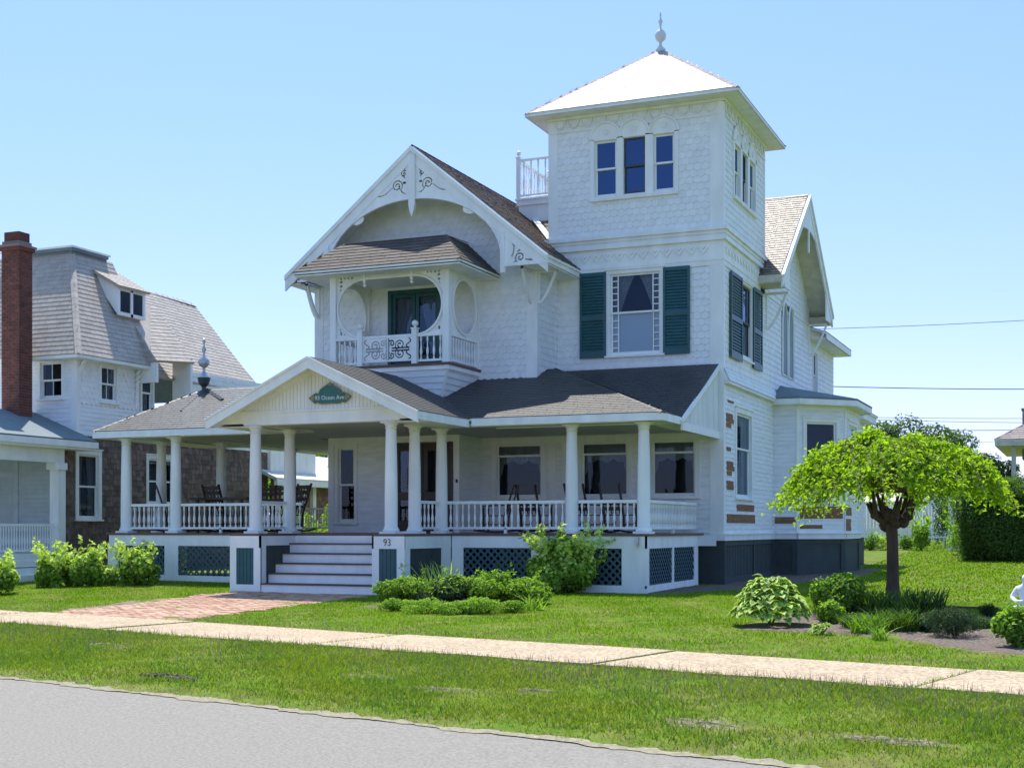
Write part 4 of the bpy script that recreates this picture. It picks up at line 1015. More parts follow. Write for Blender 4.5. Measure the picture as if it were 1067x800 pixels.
# right: front slope, right hip slope, main shed slope
hx = -8.06
hl = 3.85; hz = ze+.385*hl
roof(house, [(-15.0, EYF, ze), (hx, EYF, ze), (hx-hl, EYF+hl, hz), (-12.14, GY+.7, hz), (-15.0, GY, ze+.42*(GY-EYF))][:4]+[(-15.0, EYF+hl, hz)], RGRAY, .14, .32, .014, name='porch_roof', jit=.004)
roof(house, [(hx, EYF, ze), (hx, 28.35, ze), (hx-.8, 28.9, ze+.32), (hx-hl, EYF+hl, hz)][:1]+[(hx, 30.8, ze), (hx-hl, EYF+hl, hz)], RGRAY, .14, .32, .014, name='porch_roof', jit=.004)
S0 = 28.27
roof(house, [(-12.4, S0, 3.92), (-8.02, S0, 3.92), (-8.02, TY0+.0, 5.5), (-12.4, TY0, 5.5)], RGRAY, .14, .32, .014, name='porch_roof', jit=.004)
cp = MB(); cap(cp, (hx, EYF, ze), (hx-hl, EYF+hl, hz), .2)
# left: front slope, hip, back
ry, rz_ = 29.35, 5.2; ex = -22.8
roof(house, [(ex, EYF, ze), (-15.0, EYF, ze), (-15.0, ry, rz_), (-21.2, ry, rz_)], RGRAY, .14, .32, .014, name='porch_roof', jit=.004)
roof(house, [(ex, 31.75, ze), (ex, EYF, ze), (-21.2, ry, rz_)], RGRAY, .14, .32, .014, name='porch_roof', jit=.004)
roof(house, [(-18.2, 31.75, ze), (ex, 31.75, ze), (-21.2, ry, rz_), (-18.2, ry, rz_)], RGRAY, .14, .32, .014, name='porch_roof', jit=.004)
roof(house, [(-21.55, 37, ze), (-21.55, 31.0, ze), (-18.2, 31.0, 5.3), (-18.2, 37, 5.3)], RGRAY, .14, .32, .014, name='porch_roof', jit=.004)
cap(cp, (ex, EYF, ze), (-21.2, ry, rz_), .2); cap(cp, (ex, 31.75, ze), (-21.2, ry, rz_), .2); cap(cp, (-21.2, ry, rz_), (-16.5, ry, rz_), .2)
cap(cp, (-21.15, ry, rz_+.02), (-20.9, 28.0, ze+.5*(28.0-EYF)+.03), .16); cap(cp, (-21.1, ry, rz_+.02), (-20.1, 28.6, ze+.51*(28.6-EYF)+.03), .16)
cp.build('hip_cap', RGRAY, house)
fx = MB()
def fascia(a, b, z=ze-.09, h=.15): fx.bar((*a, z), (*b, z), .035, h); 
fascia((ex, EYF), (-17.6, EYF)); fascia((-12.4, EYF), (hx, EYF)); fascia((hx, EYF), (hx, S0+.05)); fascia((ex, 31.75), (ex, EYF)); fascia((-21.55, 31.7), (-21.55, 37))
fascia((ex, 31.75), (-21.5, 31.75)); fascia((-21.55, 37), (-18.2, 37))
for x0, x1, y0, y1 in ((ex, -17.3, EYF+.02, 27.4), (-12.6, hx, EYF+.02, 27.4), (-8.6, hx, 27.4, 28.4), (ex, -22.05, 27.4, 31.7), (-22.1, -20.9, 31.55, 31.73), (-21.53, -20.9, 31.7, 37)):
    fx.box(x0, x1, y0, y1, ze-.14, ze-.12)
# bottom chord under the rake and the rake board on the right end with pale boarded infill
fx.bar((-8.02, S0, 3.80), (-8.02, TY0, 3.80), .05, .17)
fx.bar((-8.02, S0-.05, 3.88), (-8.02, TY0, 5.42), .05, .10)
fx.add([(-8.06, S0, 3.8), (-8.06, TY0, 3.8), (-8.06, TY0, 5.4)], [(0,1,2)])
y = S0+.35
while y < TY0-.05: fx.bar((-8.04, y, 3.85), (-8.04, y, 3.85+(y-S0)*.49-.02), .05, .03); y += .11
fx.build('fascia', WHITE, house)
# entry gable
PY = 24.5; pc = -15.04; ph = 2.58; pz0, pz1 = 3.98, 5.2; ps = (pz1-pz0)/ph
roof(house, [(pc+ph, PY, pz0), (pc+ph, 29.3, pz0), (pc, 30.1, pz1), (pc, PY, pz1)], RGRAY, .14, .32, .014, name='entry_roof', jit=.004)
roof(house, [(pc-ph, 29.3, pz0), (pc-ph, PY, pz0), (pc, PY, pz1), (pc, 30.1, pz1)], RGRAY, .14, .32, .014, name='entry_roof', jit=.004)
e = MB(Ff(PY)); rake(e, [(pc-ph, pz0-.02), (pc, pz1-.02)], .20, 0, .045); rake(e, [(pc, pz1-.02), (pc+ph, pz0-.02)], .20, 0, .045)
rake(e, [(pc-ph-.02, pz0), (pc, pz1+.01)], .05, .045, .08); rake(e, [(pc, pz1+.01), (pc+ph+.02, pz0)], .05, .045, .08)
e.M = Matrix.Identity(4)
e.box(pc+ph-.04, pc+ph, PY, 26.95, pz0-.17, pz0-.03); e.box(pc-ph, pc-ph+.04, PY, 26.95, pz0-.17, pz0-.03)
e.box(-13.3, pc+ph-.04, 25.0, 26.95, pz0-.17, pz0-.15); e.box(pc-ph+.04, -16.9, 25.0, 26.95, pz0-.17, pz0-.15)
e.slab([(pc-ph, PY+.02, pz0-.1), (pc-ph, 25, pz0-.1), (pc, 25, pz1-.1), (pc, PY+.02, pz1-.1)], .02); e.slab([(pc, PY+.02, pz1-.1), (pc, 25, pz1-.1), (pc+ph, 25, pz0-.1), (pc+ph, PY+.02, pz0-.1)], .02)
e.box(-17.0, -13.15, 24.98, 25.24, 3.845, 4.10); e.box(-17.1, -13.05, 24.94, 24.98, 4.10, 4.14)
e.build('entry_gable_trim', WHITE, house)
e = MB(Ff(24.98)); x = pc-2.2
while x < pc+2.2:
    w_ = .09; zt1 = pz1-.22-abs(x-pc)*ps; zt2 = pz1-.22-abs(x+w_-pc)*ps
    if min(zt1, zt2) > 4.16: e.prism([(x+.003, 4.14), (x+w_-.003, 4.14), (x+w_-.003, zt2), (x+.003, zt1)], 0, .015)
    x += w_
e.add([(pc-ph, pz0-.1, -.004), (pc+ph, pz0-.1, -.004), (pc, pz1-.1, -.004)], [(0,1,2)])
# carved relief scrolls
for sx in (-1, 1):
    for k in range(7):
        c = (pc+sx*(.75+.2*k), 4.72-.2*k*ps*1.05+(.03 if k % 2 else 0)); e.tube([(c[0]+sx*(.1*q), c[1]+.06*math.sin(q*math.pi), .022) for q in np.linspace(0, 1, 6)], .014, 4)
e.build('pediment', WHITE, house)
# ground floor front walls
wall(Ff(GY), [(-17.85, ZD), (-14.2, ZD), (-14.2, ZC+.1), (-17.85, ZC+.1)], 'clap', [(-17.62, -17.1, 1.7, 3.7), (-16.05, -14.35, ZD-.1, 3.75)], name='porch_wall')
wall(Fr(-14.2), [(GY, ZD), (TY0, ZD), (TY0, ZC+.1), (GY, ZC+.1)], 'clap', name='porch_wall')
PW = [(-13.80, -12.56, 2.36, 3.72), (-11.50, -10.30, 2.36, 3.72), (-9.68, -8.60, 2.36, 3.72)]
wall(Ff(TY0), [(-14.2, ZD), (-8.24, ZD), (-8.24, ZC+.1), (-14.2, ZC+.1)], 'clap', [(a-.05, b+.05, c-.05, d+.05) for a, b, c, d in PW], name='porch_wall')
wall(Ff(TY0), [(-8.6, ZC+.1), (-8.24, ZC+.1), (-8.24, 5.2), (-8.6, 5.2)], 'clap', name='porch_wall')
for a, b_, c, d in PW:
    w = window(Ff(TY0), a, b_, c, d, casing=.12, split=.22, curtain=None, depth=.7)
    cu = MB(Ff(TY0)); n = 40; u0, u1, v1 = a, b_, d-.30
    for i in range(n):
        q0, q1 = i/n, (i+1)/n
        def low(q):
            dd = abs(q-.5)*2; return v1-.12-(.08*abs(math.sin(q*math.pi*3)))-(.5*max(0, (dd-.75)/.25)**.7 if dd > .75 else 0)
        x0, x1 = u0+(u1-u0)*q0, u0+(u1-u0)*q1
        cu.add([(x0, low(q0), -.13+.012*math.sin(q0*70)), (x1, low(q1), -.13+.012*math.sin(q1*70)), (x1, d, -.13), (x0, d, -.13)], [(0,1,2,3)])
    cu.build('curtain', CURT, w)
tm = MB(Ff(TY0)); tm.box(-12.35, -12.15, ZD, ZC+.1, 0, .04); tm.box(-14.2, -8.3, ZC-.12, ZC+.06, 0, .05); tm.box(-12.0, -11.72, ZD, ZC+.1, 0, .035)
for a, b_, c, d in PW: tm.box(a-.02, b_+.02, ZD+.15, c-.1, 0, .03)
tm.M = Ff(GY); tm.box(-14.3, -14.17, ZD, ZC+.1, 0, .04); tm.box(-17.88, -17.72, ZD, ZC+.1, 0, .04); tm.box(-17.85, -14.2, ZC-.1, ZC+.06, .0, .045)
tm.M = Fr(-14.2); tm.box(GY, GY+.13, ZD, ZC+.1, 0, .035)
tm.build('trim', WHITE, house)
window(Ff(GY), -17.6, -17.12, 1.75, 3.65, casing=.08, curtain=None)
# entry doors
de = MB(Ff(GY)); a, b_, c, d = -16.05, -14.35, ZD+.02, 3.72; ring(de, a, b_, c, d, .07, -.04, .05, wb=.04); m_ = (a+b_)/2
for x0, x1 in ((a+.07, m_-.01), (m_+.01, b_-.07)):
    ring(de, x0, x1, c+.04, d-.07, .12, -.08, -.03, wb=.25); de.box(x0+.12, x1-.12, c+.8, c+1.0, -.08, -.03)
    de.box((x0+x1)/2-.05, (x0+x1)/2+.05, c+1.1, c+1.6, -.08, -.035)
dd = de.build('entry_door', WOOD, house)
pn = MB(Ff(GY)); pn.box(a+.15, b_-.15, c+.2, d-.15, -.065, -.06); pn.build('pane', GLASS, dd)
dk = MB(Ff(GY)); dk.add([(a,c,-.1),(b_,c,-.1),(b_,d,-.1),(a,d,-.1),(a,c,-.9),(b_,c,-.9),(b_,d,-.9),(a,d,-.9)], [(4,5,6,7),(0,1,5,4),(1,2,6,5),(2,3,7,6),(3,0,4,7)]); dk.build('room_interior', DARK, dd)
kn = MB(); kn.lathe([(.02, 0), (.035, .02), (.01, .05)], (m_+.06, GY-.02, c+1.0), 8); kn.build('door_handle', METAL, dd)
db = MB(Ff(GY)); db.box(-14.26, -14.21, 2.72, 2.80, .04, .06); db.build('doorbell', IRON, house)
# porch gable finial on the left roof
fi = MB(); fi.lathe([(.02, 5.16), (.05, 5.2), (.06, 5.28), (.13, 5.36), (.16, 5.46), (.17, 5.52)], (-21.2, ry, 0), 12); fo = fi.build('porch_finial', mat('dark_finial_base', (.03, .05, .06), .4), house, smooth=False)
fi = MB(); fi.lathe([(.19, 5.52), (.17, 5.54), (.07, 5.64), (.035, 5.7), (.04, 5.78), (.12, 5.84), (.155, 5.93), (.12, 6.02), (.04, 6.08), (.025, 6.16), (.045, 6.22), (.06, 6.27), (.03, 6.33), (.015, 6.38), (.03, 6.44), (.05, 6.47), (.01, 6.55)], (-21.2, ry, 0), 12); fi.build('finial_ball', METAL, fo, smooth=True)
# soft shadow-less fascia lamps: porch wall lamp absent
# ---- sign on the entry gable: its own thing
SG = frame((-14.78, 24.93, 4.42), (1, 0, 0))
def mir(pts): return pts+[(-x, y) for x, y in reversed(pts)]
out = mir([(.0, .27), (.25, .13), (.28, .05), (.36, .05), (.36, .04), (.53, -.05), (.37, -.2), (.30, -.16), (.26, -.20), (0, -.21)][0:10])
out = [(0, .27), (.24, .13), (.27, .04), (.36, .05), (.52, -.04), (.37, -.17), (.29, -.14), (.24, -.18), (-.24, -.18), (-.29, -.14), (-.37, -.17), (-.52, -.04), (-.36, .05), (-.27, .04), (-.24, .13)]
mb = MB(SG); mb.prism(out, 0, .03); sgn = mb.build('house_sign', mat('sign_teal', (.03, .16, .17), .5, 5, .1))
tag(sgn, 'teal diamond shaped house name sign with gold edge on the entry gable', 'sign')
def on_sign(o): put(o, sgn); return o
mb = MB(SG); P = [(x*.97, y*.96, .032) for x, y in out]; mb.tube(P+[P[0]], .009, 4)
for sx in (-1, 1): mb.prism([(sx*.5, -.04), (sx*.40, .02), (sx*.37, -.04), (sx*.40, -.13)][::sx], .03, .034)
mb.prism([(0, .25), (-.05, .215), (0, .20), (.05, .215)], .03, .034)
mb.build('sign_border', mat('old_gold_paint', (.30, .24, .10), .5, metal=.2), sgn)
text('93 Ocean Ave', .125, SG, 0, -.055, .031, mat('sign_lettering', (.75, .78, .75), .6), sgn, 'lettering', extr=.002, sx=1.0)
# porch frieze clamps (small hose bibs / metal strap on corner)
mb = MB(); mb.box(-8.66, -8.58, 26.94, 27.0, 1.26, 1.42); mb.box(-8.64, -8.6, 26.9, 26.95, 1.2, 1.3); mb.build('wall_fitting', METAL, house)
# =================================================================== NEIGHBOUR HOUSE (left)
nb = thing('neighbor_house', 'white and weathered brown shingled house with steep beige roof and tall brick chimney', 'house', (-28, 33, .3))
NX = -25.0; NY = 28.9
def shakes(F, poly, holes=(), name='wall', m=SHAKE):
    mb = MB(F); courses(mb, poly, .15, .17, .02, 'flat', holes, base=.004, jit=.01); return mb.build(name, m, nb)
NW1 = (-26.22, -25.48, 5.12, 6.1); NS1 = (29.86, 30.5, 5.1, 6.08)
mb = MB(Ff(NY)); courses(mb, [(-34, 4.0), (NX, 4.0), (NX, 6.35), (-34, 6.35)], .12, None, .02, 'clap', [hole(*NW1)], base=.004); mb.build('upper_wall', CLAP, nb)
mb = MB(Fr(NX)); courses(mb, [(NY, 4.15), (38.1, 4.15), (38.1, 4.95), (NY, 4.95)], .12, None, .02, 'clap', [], base=.004); mb.build('upper_wall', CLAP, nb)
mb = MB(Fr(NX)); courses(mb, [(NY, 4.95), (38.1, 4.95), (38.1, 6.35), (NY, 6.35)], .155, .19, .022, 'scallop', [hole(*NS1), (31.5, 33.2, 4.6, 6.3)], base=.004); mb.build('upper_wall', WSH, nb)
LW1 = (28.95, 29.75, 1.85, 3.6); LW2 = (31.9, 33.1, 2.3, 3.62)
shakes(Fr(NX), [(28.0, .1), (38.1, .1), (38.1, 4.15), (28.0, 4.15)], [hole(*LW1), hole(*LW2)], 'side_wall')
window(Ff(NY), *NW1, parent=nb, cols=2, casing=.08); window(Fr(NX), *NS1, parent=nb, cols=2, casing=.07)
window(Fr(NX), *LW1, parent=nb, casing=.12, curtain='full', cols=1); window(Fr(NX), *LW2, parent=nb, casing=.1, cols=2)
window(Fr(NX), 31.6, 32.1, 4.9, 6.1, parent=nb, cols=1, casing=.05)
t_ = MB(); t_.box(NX-.15, NX+.03, NY-.03, NY, 4.1, 6.3); t_.box(NX, NX+.03, NY, NY+.1, 4.1, 6.3); t_.box(NX, NX+.06, 28.0, 38.1, 4.10, 4.17)
t_.bar((NX+.03, 29.1, 5.6), (NX+.03, 29.1, 6.2), .05, .06)
for q in range(7):
    a = q/7*1.4; b_ = (q+1)/7*1.4
    t_.bar((NX+.35-.33*math.cos(a), 29.02, 5.75+.4*math.sin(a)), (NX+.35-.33*math.cos(b_), 29.02, 5.75+.4*math.sin(b_)), .09, .05)
    t_.bar((NX+.04, 31.35-.0*q, 5.0+.2*q*.8), (NX+.04+.02*q, 31.35, 5.0+.2*(q+1)*.8), .09, .05)
for q in range(12): t_.box(NX+.0, NX+.22, 29.3+q*.19, 29.36+q*.19, 6.16, 6.22)
t_.build('trim', WHITE, nb)
nz0, nz1 = 6.22, 9.35; ex_, ey_ = -24.55, 28.45; tx_, ty_ = -26.2, 30.1
def nroof(P, name='roof_slope', e=.15): return roof(nb, P, RNB, e, .32, .016, name=name, jit=.004, under=RNB)
nroof([(-35, ey_, nz0), (ex_, ey_, nz0), (tx_, ty_, nz1), (-35, ty_, nz1)])
nroof([(ex_, ey_, nz0), (ex_, 31.7, nz0), (tx_, 31.8, nz1), (tx_, ty_, nz1)])
# long rear roof: ridge at x=-28, steep side
nroof([(-24.85, 31.6, 6.0), (-25.1, 38.1, 6.0), (-27.9, 38.1, 9.15), (-27.9, 31.6, 9.35)])
nroof([(-31, 31, 8), (-31, 38.1, 8), (-27.9, 38.1, 9.15), (-27.9, 31.0, 9.35)][::-1])
t_ = MB(); t_.box(-28.6, tx_+.12, ty_-.14, 31.5, nz1+.02, nz1+.10); t_.box(-28.6, tx_+.05, ty_-.05, 31.5, nz1-.25, nz1+.02)
t_.add([(-24.95, 38.12, 5.9), (-27.9, 38.12, 9.05), (-31, 38.12, 6.2), (-31, 38.12, 5.9)], [(0,1,2,3)])
t_.build('roof_deck', MATS['slate_blue_roofing'], nb)
t_ = MB(); t_.box(-28.65, tx_+.16, ty_-.18, 31.55, nz1+.10, nz1+.15); t_.box(NX, ex_-.02, NY-.4, 31.6, nz0-.1, nz0-.06); t_.box(-34, NX, ey_+.03, NY, nz0-.1, nz0-.06)
t_.bar((ex_-.02, ey_+.02, nz0-.05), (ex_-.02, 31.6, nz0-.05), .03, .08); t_.bar((-35, ey_+.02, nz0-.05), (ex_-.02, ey_+.02, nz0-.05), .03, .08); t_.build('cornice', WHITE, nb)
cp = MB(); cap(cp, (ex_, ey_, nz0), (tx_, ty_, nz1), .22); cap(cp, (-27.9, 31.5, 9.35), (-27.9, 38.1, 9.15), .22); cp.build('hip_cap', RNB, nb)
# upper dormer (shed) with white cheek and twin windows
dm = MB(); fxx = -25.15; y0, y1 = 30.75, 31.95; zb0, zt0 = 7.62, 8.42
dm.add([(fxx, y0, zb0), (fxx, y0, zt0), (-26.45, y0, 9.12), (-26.2, y0, 9.0)], [(0,1,2,3)]); dm.add([(fxx, y1, zb0), (fxx, y1, zt0), (-26.45, y1, 9.12), (-26.2, y1, 9.0)], [(3,2,1,0)])
dm.add([(fxx, y0, zb0), (fxx, y1, zb0), (fxx, y1, zt0), (fxx, y0, zt0)], [(0,1,2,3)]); dm.add([(fxx, y0, zb0), (fxx, y1, zb0), (-25.5, y1, zb0), (-25.5, y0, zb0)], [(3,2,1,0)])
dm.M = Fr(fxx); ring(dm, y0, y1, zb0, zt0, .09, 0, .03); dm.box((y0+y1)/2-.05, (y0+y1)/2+.05, zb0, zt0, 0, .03); do = dm.build('dormer', WHITE, nb)
for a, b_ in ((y0+.12, (y0+y1)/2-.07), ((y0+y1)/2+.07, y1-.12)):
    p = MB(Fr(fxx)); p.box(a, b_, zb0+.11, zt0-.11, .004, .014); p.build('pane', mat('dark_window_glass', (.02, .035, .06), .08), do)
nroof([(fxx+.12, y0-.1, zt0+.0), (fxx+.12, y1+.1, zt0+.0), (-26.7, y1+.3, 9.33), (-26.7, y0-.1, 9.33)], 'dormer_roof')
# wall dormer hood with recessed window
hd = MB(); hd.box(-25.0, -24.35, 31.45, 31.55, 5.75, 6.35); hd.box(-25.0, -24.35, 33.05, 33.15, 5.3, 6.6)
hd.build('dormer_side', WHITE, nb)
nroof([(-24.3, 31.4, 6.35), (-24.3, 33.2, 6.5), (-25.9, 33.4, 8.3), (-25.7, 31.6, 8.1)], 'dormer_roof')
nroof([(-25.25, 31.38, 6.25), (-24.3, 31.4, 6.35), (-25.7, 31.6, 8.1)], 'dormer_roof')
# chimney
ch = MB(); z = 3.95; k = 0
cx0, cx1, cy0, cy1 = -26.52, -25.92, 27.75, 28.25
core = MB(); core.box(cx0+.012, cx1-.012, cy0+.012, cy1-.012, 3.9, 9.2); co = core.build('chimney', MORT, nb)
while z < 9.12:
    off_ = (k % 2)*.11
    for (ax, a0, a1, c) in (('x', cx0, cx1, cy0), ('y', cy0, cy1, cx1)):
        x = a0-off_
        while x < a1-.01:
            p, q = max(x, a0)+.005, min(x+.215, a1)-.005
            if q-p > .02:
                if ax == 'x': ch.box(p, q, c-.0, c+.06, z, z+.062)
                else: ch.box(c-.06, c, p+.06 if p-.005 == a0 else p, q, z, z+.062) if q-p > .07 or p-.005 != a0 else None
            x += .22
    z += .073; k += 1
ch.box(cx0-.05, cx1+.05, cy0-.05, cy1+.05, 8.95, 9.04); ch.box(cx0+.05, cx1-.05, cy0+.05, cy1-.05, 9.1, 9.45)
ch.build('brickwork', CHIM, co)
c2 = MB(); c2.box(cx0-.08, cx1+.08, cy0-.08, cy1+.08, 9.04, 9.10); c2.build('chimney_band', mat('chimney_band_lead', (.25, .17, .15), .7), co)
# porch of the neighbour
pr = MB(); pr.slab([(-24.3, 20.5, 3.92), (-24.3, NY, 3.92), (-26.4, NY, 4.75), (-26.4, 20.5, 4.75)], .05); po = pr.build('porch_roof', RBLUE, nb)
pr = MB(); pr.box(-24.36, -24.3, 20.5, NY+.05, 3.72, 3.88); pr.box(-24.85, -24.36, 20.5, NY, 3.66, 3.72); pr.box(-24.85, -24.6, 20.5, 27.98, 3.3, 3.66); pr.box(-34, -24.85, 20.5, 28.0, 3.62, 3.68)
pr.box(-24.86, -24.58, 27.72, 28.0, .95, 3.3); pr.box(-24.92, -24.52, 27.66, 28.0, 3.12, 3.3); pr.box(-24.86, -24.58, 23.9, 24.15, .95, 3.3)
pr.box(-34, -24.55, 20.5, 28.0, .78, .95); 
ps_ = MB(); ps_.box(-34, -24.65, 20.5, 28, .1, .78); ps_.build('shaded_porch_base', FOUND, nb); ps_ = MB(); ps_.box(-24.65, -24.2, 20.5, 27.2, .1, .42); ps_.box(-24.65, -24.42, 20.5, 27.2, .42, .6); ps_.build('steps', WHITE, nb)  # base coloured dark to stand for the shadow under the deck board
pr.box(-24.86, -24.5, 20.5, 27.7, .62, .78)
pr.build('porch_frame', WHITE, nb)
mb = MB(Ff(28.0)); courses(mb, [(-34, .95), (-25.02, .95), (-25.02, 3.65), (-34, 3.65)], .12, None, .03, 'clap'); mb.box(-26.3, -26.15, .95, 3.65, 0, .05); mb.box(-27.6, -27.45, .95, 3.0, 0, .05); mb.box(-27.45, -26.3, 2.95, 3.1, 0, .05); mb.build('porch_wall', mat('shaded_porch_paint', (.42, .48, .48), .6, 3, .1), nb)  # wall colour grayed to paint in the shade under the porch ceiling
railing(nb, (-24.72, 24.15), (-24.72, 27.72), .95, zt=.72, zb=.08, sp=.09, r=.022); railing(nb, (-24.72, 20.6), (-24.72, 23.9), .95, zt=.72, zb=.08, sp=.09, r=.022)
# rear additions
mb = MB(); mb.box(-29, -24.9, 38.15, 41, 3.3, 4.6); mb.build('rear_addition', WHITE, nb)
shakes(Ff(38.14), [(-29, .1), (NX, .1), (NX, 3.4), (-29, 3.4)], name='rear_wall')
shakes(Fr(-24.9), [(38.15, .3), (46.0, .3), (46.0, 3.3), (38.15, 3.3)], [hole(38.9, 40.2, 1.6, 3.0)], name='rear_wall', m=mat('warm_brown_wall_shingle', (.22, .13, .10), .9, 5, .2, isl=.25))
window(Fr(-24.9), 38.9, 40.2, 1.6, 3.0, parent=nb, cols=2, casing=.12)
mb = MB(); mb.slab([(-24.3, 37.6, 3.25), (-24.3, 46.6, 3.25), (-26.8, 46.6, 4.3), (-26.8, 37.6, 4.3)], .1); mb.build('rear_roof', mat('pale_flat_roofing', (.62, .60, .56), .8, 3, .1), nb)
mb = MB(); mb.box(-24.4, -24.28, 37.6, 46.6, 3.0, 3.2); mb.box(-24.9, -24.75, 40.6, 40.8, .3, 3.2); mb.box(-24.9, -24.75, 45.9, 46.05, .3, 3.2); mb.lathe([(.09, 3.6), (.09, 4.5), (.14, 4.5), (.14, 4.62)], (-25.8, 43.5, 0), 8); mb.build('trim', WHITE, nb)
# =================================================================== far house, fence, wires on the right
cs_, sn_ = math.cos(R(23)), math.sin(R(23))
def at(px, py, d):
    r = (px-533.5)/1408; return (d*(-sn_+cs_*r), d*(cs_+sn_*r), 1.6-d*(py-550)/1408)
fh = thing('far_house', 'distant brown shingled house with overhanging hipped porch roof beyond the hedge', 'house', (at(1100, 0, 50)[0], at(1100, 0, 50)[1], .9))
a = at(1036, 458, 48); RP = mat('mauve_roof_shingle', (.32, .25, .235), .9, 4, .1, isl=.1)
x0, y0, z0 = a
roof(fh, [(x0, y0, z0), (x0+9, y0, z0), (x0+6.5, y0+3, z0+1.45), (x0+2.3, y0+3, z0+1.45)], RP, .2, .3, .02)
roof(fh, [(x0, y0+8, z0), (x0, y0, z0), (x0+2.3, y0+3, z0+1.45), (x0+2.3, y0+5, z0+1.45)], RP, .2, .3, .02)
mb = MB(); mb.box(x0+.02, x0+9, y0+.02, y0+8, z0-.22, z0-.03); mb.box(x0+.55, x0+.7, y0+.5, y0+.65, .6, z0-.2); mb.box(x0+3.2, x0+3.35, y0+.5, y0+.65, .6, z0-.2); mb.build('eave_trim', mat('aged_soffit_paint', (.6, .57, .48)), fh)
mb = MB(); courses(mb, [(0, 0), (0, 0)], .1) if False else None
GS = mat('gray_wall_shingle', (.24, .215, .20), .9, 5, .2, isl=.2)
for F_, p_ in ((Ff(y0+2.4), [(x0+.85, 4.15), (x0+5, 4.15), (x0+5, 5.95), (x0+.85, 5.95)]), (Fl(x0+.85), [(-(y0+6), 4.15), (-(y0+2.4), 4.15), (-(y0+2.4), 5.95), (-(y0+6), 5.95)])):
    mb = MB(F_); courses(mb, p_, .2, .2, .02, 'flat', jit=.01); mb.build('upper_wall', GS, fh)
mb = MB(); mb.box(x0+.8, x0+5.05, y0+2.35, y0+6, 5.95, 6.02); mb.box(x0+2.2, x0+9, y0+2.5, y0+7, .5, z0); mb.build('wall', GS, fh)
# fence
fn = thing('board_fence', 'white vertical board fence across the back of the side lawn', 'fence', (*at(940, 0, 60)[:2], .9))
def fence_run(a, b, h=1.85, par=fn):
    a = Vector(a[:2]); b = Vector(b[:2]); L = (b-a).length; d = (b-a)/L; F = frame((a.x, a.y, 0), (d.x, d.y, 0)); mb = MB(F); x = 0
    while x < L:
        q = a+d*x; zg = G(q.x, q.y); hh = h+random.uniform(-.01, .01); mb.box(x+.006, x+.135, zg+.04, zg+hh, 0, .022); x += .142
    mb.build('board_panel', WHITE, par)
    mb = MB(F)
    for z in (.35, h-.3): mb.bar((0, G(*a)+z, -.02), (L, G(*b)+z, -.02), .08, .04, up=(0, 1, 0))
    mb.bar((0, G(*a)+h+.03, .01), (L, G(*b)+h+.03, .01), .10, .04, up=(0, 0, 1)); mb.build('fence_rail', WHITE, par)
    for k in range(int(L/2.4)+1):
        q = a+d*min(k*2.4, L); p = MB(); p.box(q.x-.07, q.x+.07, q.y-.07, q.y+.07, G(q.x, q.y)-.1, G(q.x, q.y)+h+.1); p.build('fence_post', WHITE, par)
fence_run(at(860, 0, 56), at(955, 0, 56)); fence_run(at(958, 0, 64), at(1020, 0, 64), 2.0)
fence_run(at(990, 0, 52), at(999, 0, 52.3), 2.1)
# garden bench
ax, ay, _ = at(973, 0, 55); zz = G(ax, ay)
bn = thing('garden_bench', 'small pale garden bench in front of the white fence', 'bench', (ax, ay, zz), rz=.5)
mb = MB(); mb.box(-.6, .6, -.22, .22, .42, .47); mb.build('seat', mat('pale_bench_paint', (.7, .75, .8), .4), bn)
for o_ in SC.objects: pass
bs = [c for c in bn.children]
for c in bs: c.parent = None; c.data.transform(world_of(bn)); c.parent = bn
for sx in (-.5, .5):
    for sy in (-.17, .17):
        mb = MB(); mb.box(sx-.03, sx+.03, sy-.03, sy+.03, 0, .42); l = mb.build('leg', MATS['pale_bench_paint']); l.parent = bn
# wires
wn = ['thin overhead wire, highest of the wires, right of the rear eave', 'thick dark overhead wire just above the weeping tree at wing height', 'thin overhead wire above the weeping tree, upper of the close pair', 'thin overhead wire above the weeping tree, lower of the close pair', 'dark overhead wire running behind the far house roof', 'faint lowest overhead wire just above the far treetops']
for k, (pa, pb, r_) in enumerate((((700, 345), (1200, 325), .016), ((700, 396), (1200, 404), .025), ((700, 428), (1200, 434), .014), ((700, 428), (1200, 440), .014), ((700, 443), (1200, 445), .02), ((700, 455), (1200, 457), .01))):
    A_ = Vector(at(*pa, 78)); B_ = Vector(at(*pb, 78+2*k)); mb = MB()
    mb.tube([A_+(B_-A_)*q-Vector((0, 0, 1))*1.0*q*(1-q) for q in np.linspace(0, 1, 24)], r_, 5)
    tag(mb.build('utility_wire', IRON), wn[k], 'wire', 'overhead utility wires')
for i, (px, lab) in enumerate(((700, 'wooden utility pole hidden behind the house'), (1200, 'wooden utility pole beyond the far house'))):
    x, y, z = at(px, 0, 80); mb = MB(); mb.lathe([(.16, G(x, y)-.2), (.11, 11.5)], (x, y, 0), 8); mb.box(x-1, x+1, y-.06, y+.06, 10.6, 10.75)
    tag(mb.build('utility_pole', mat('pole_wood', (.16, .12, .09), .9)), lab, 'pole')

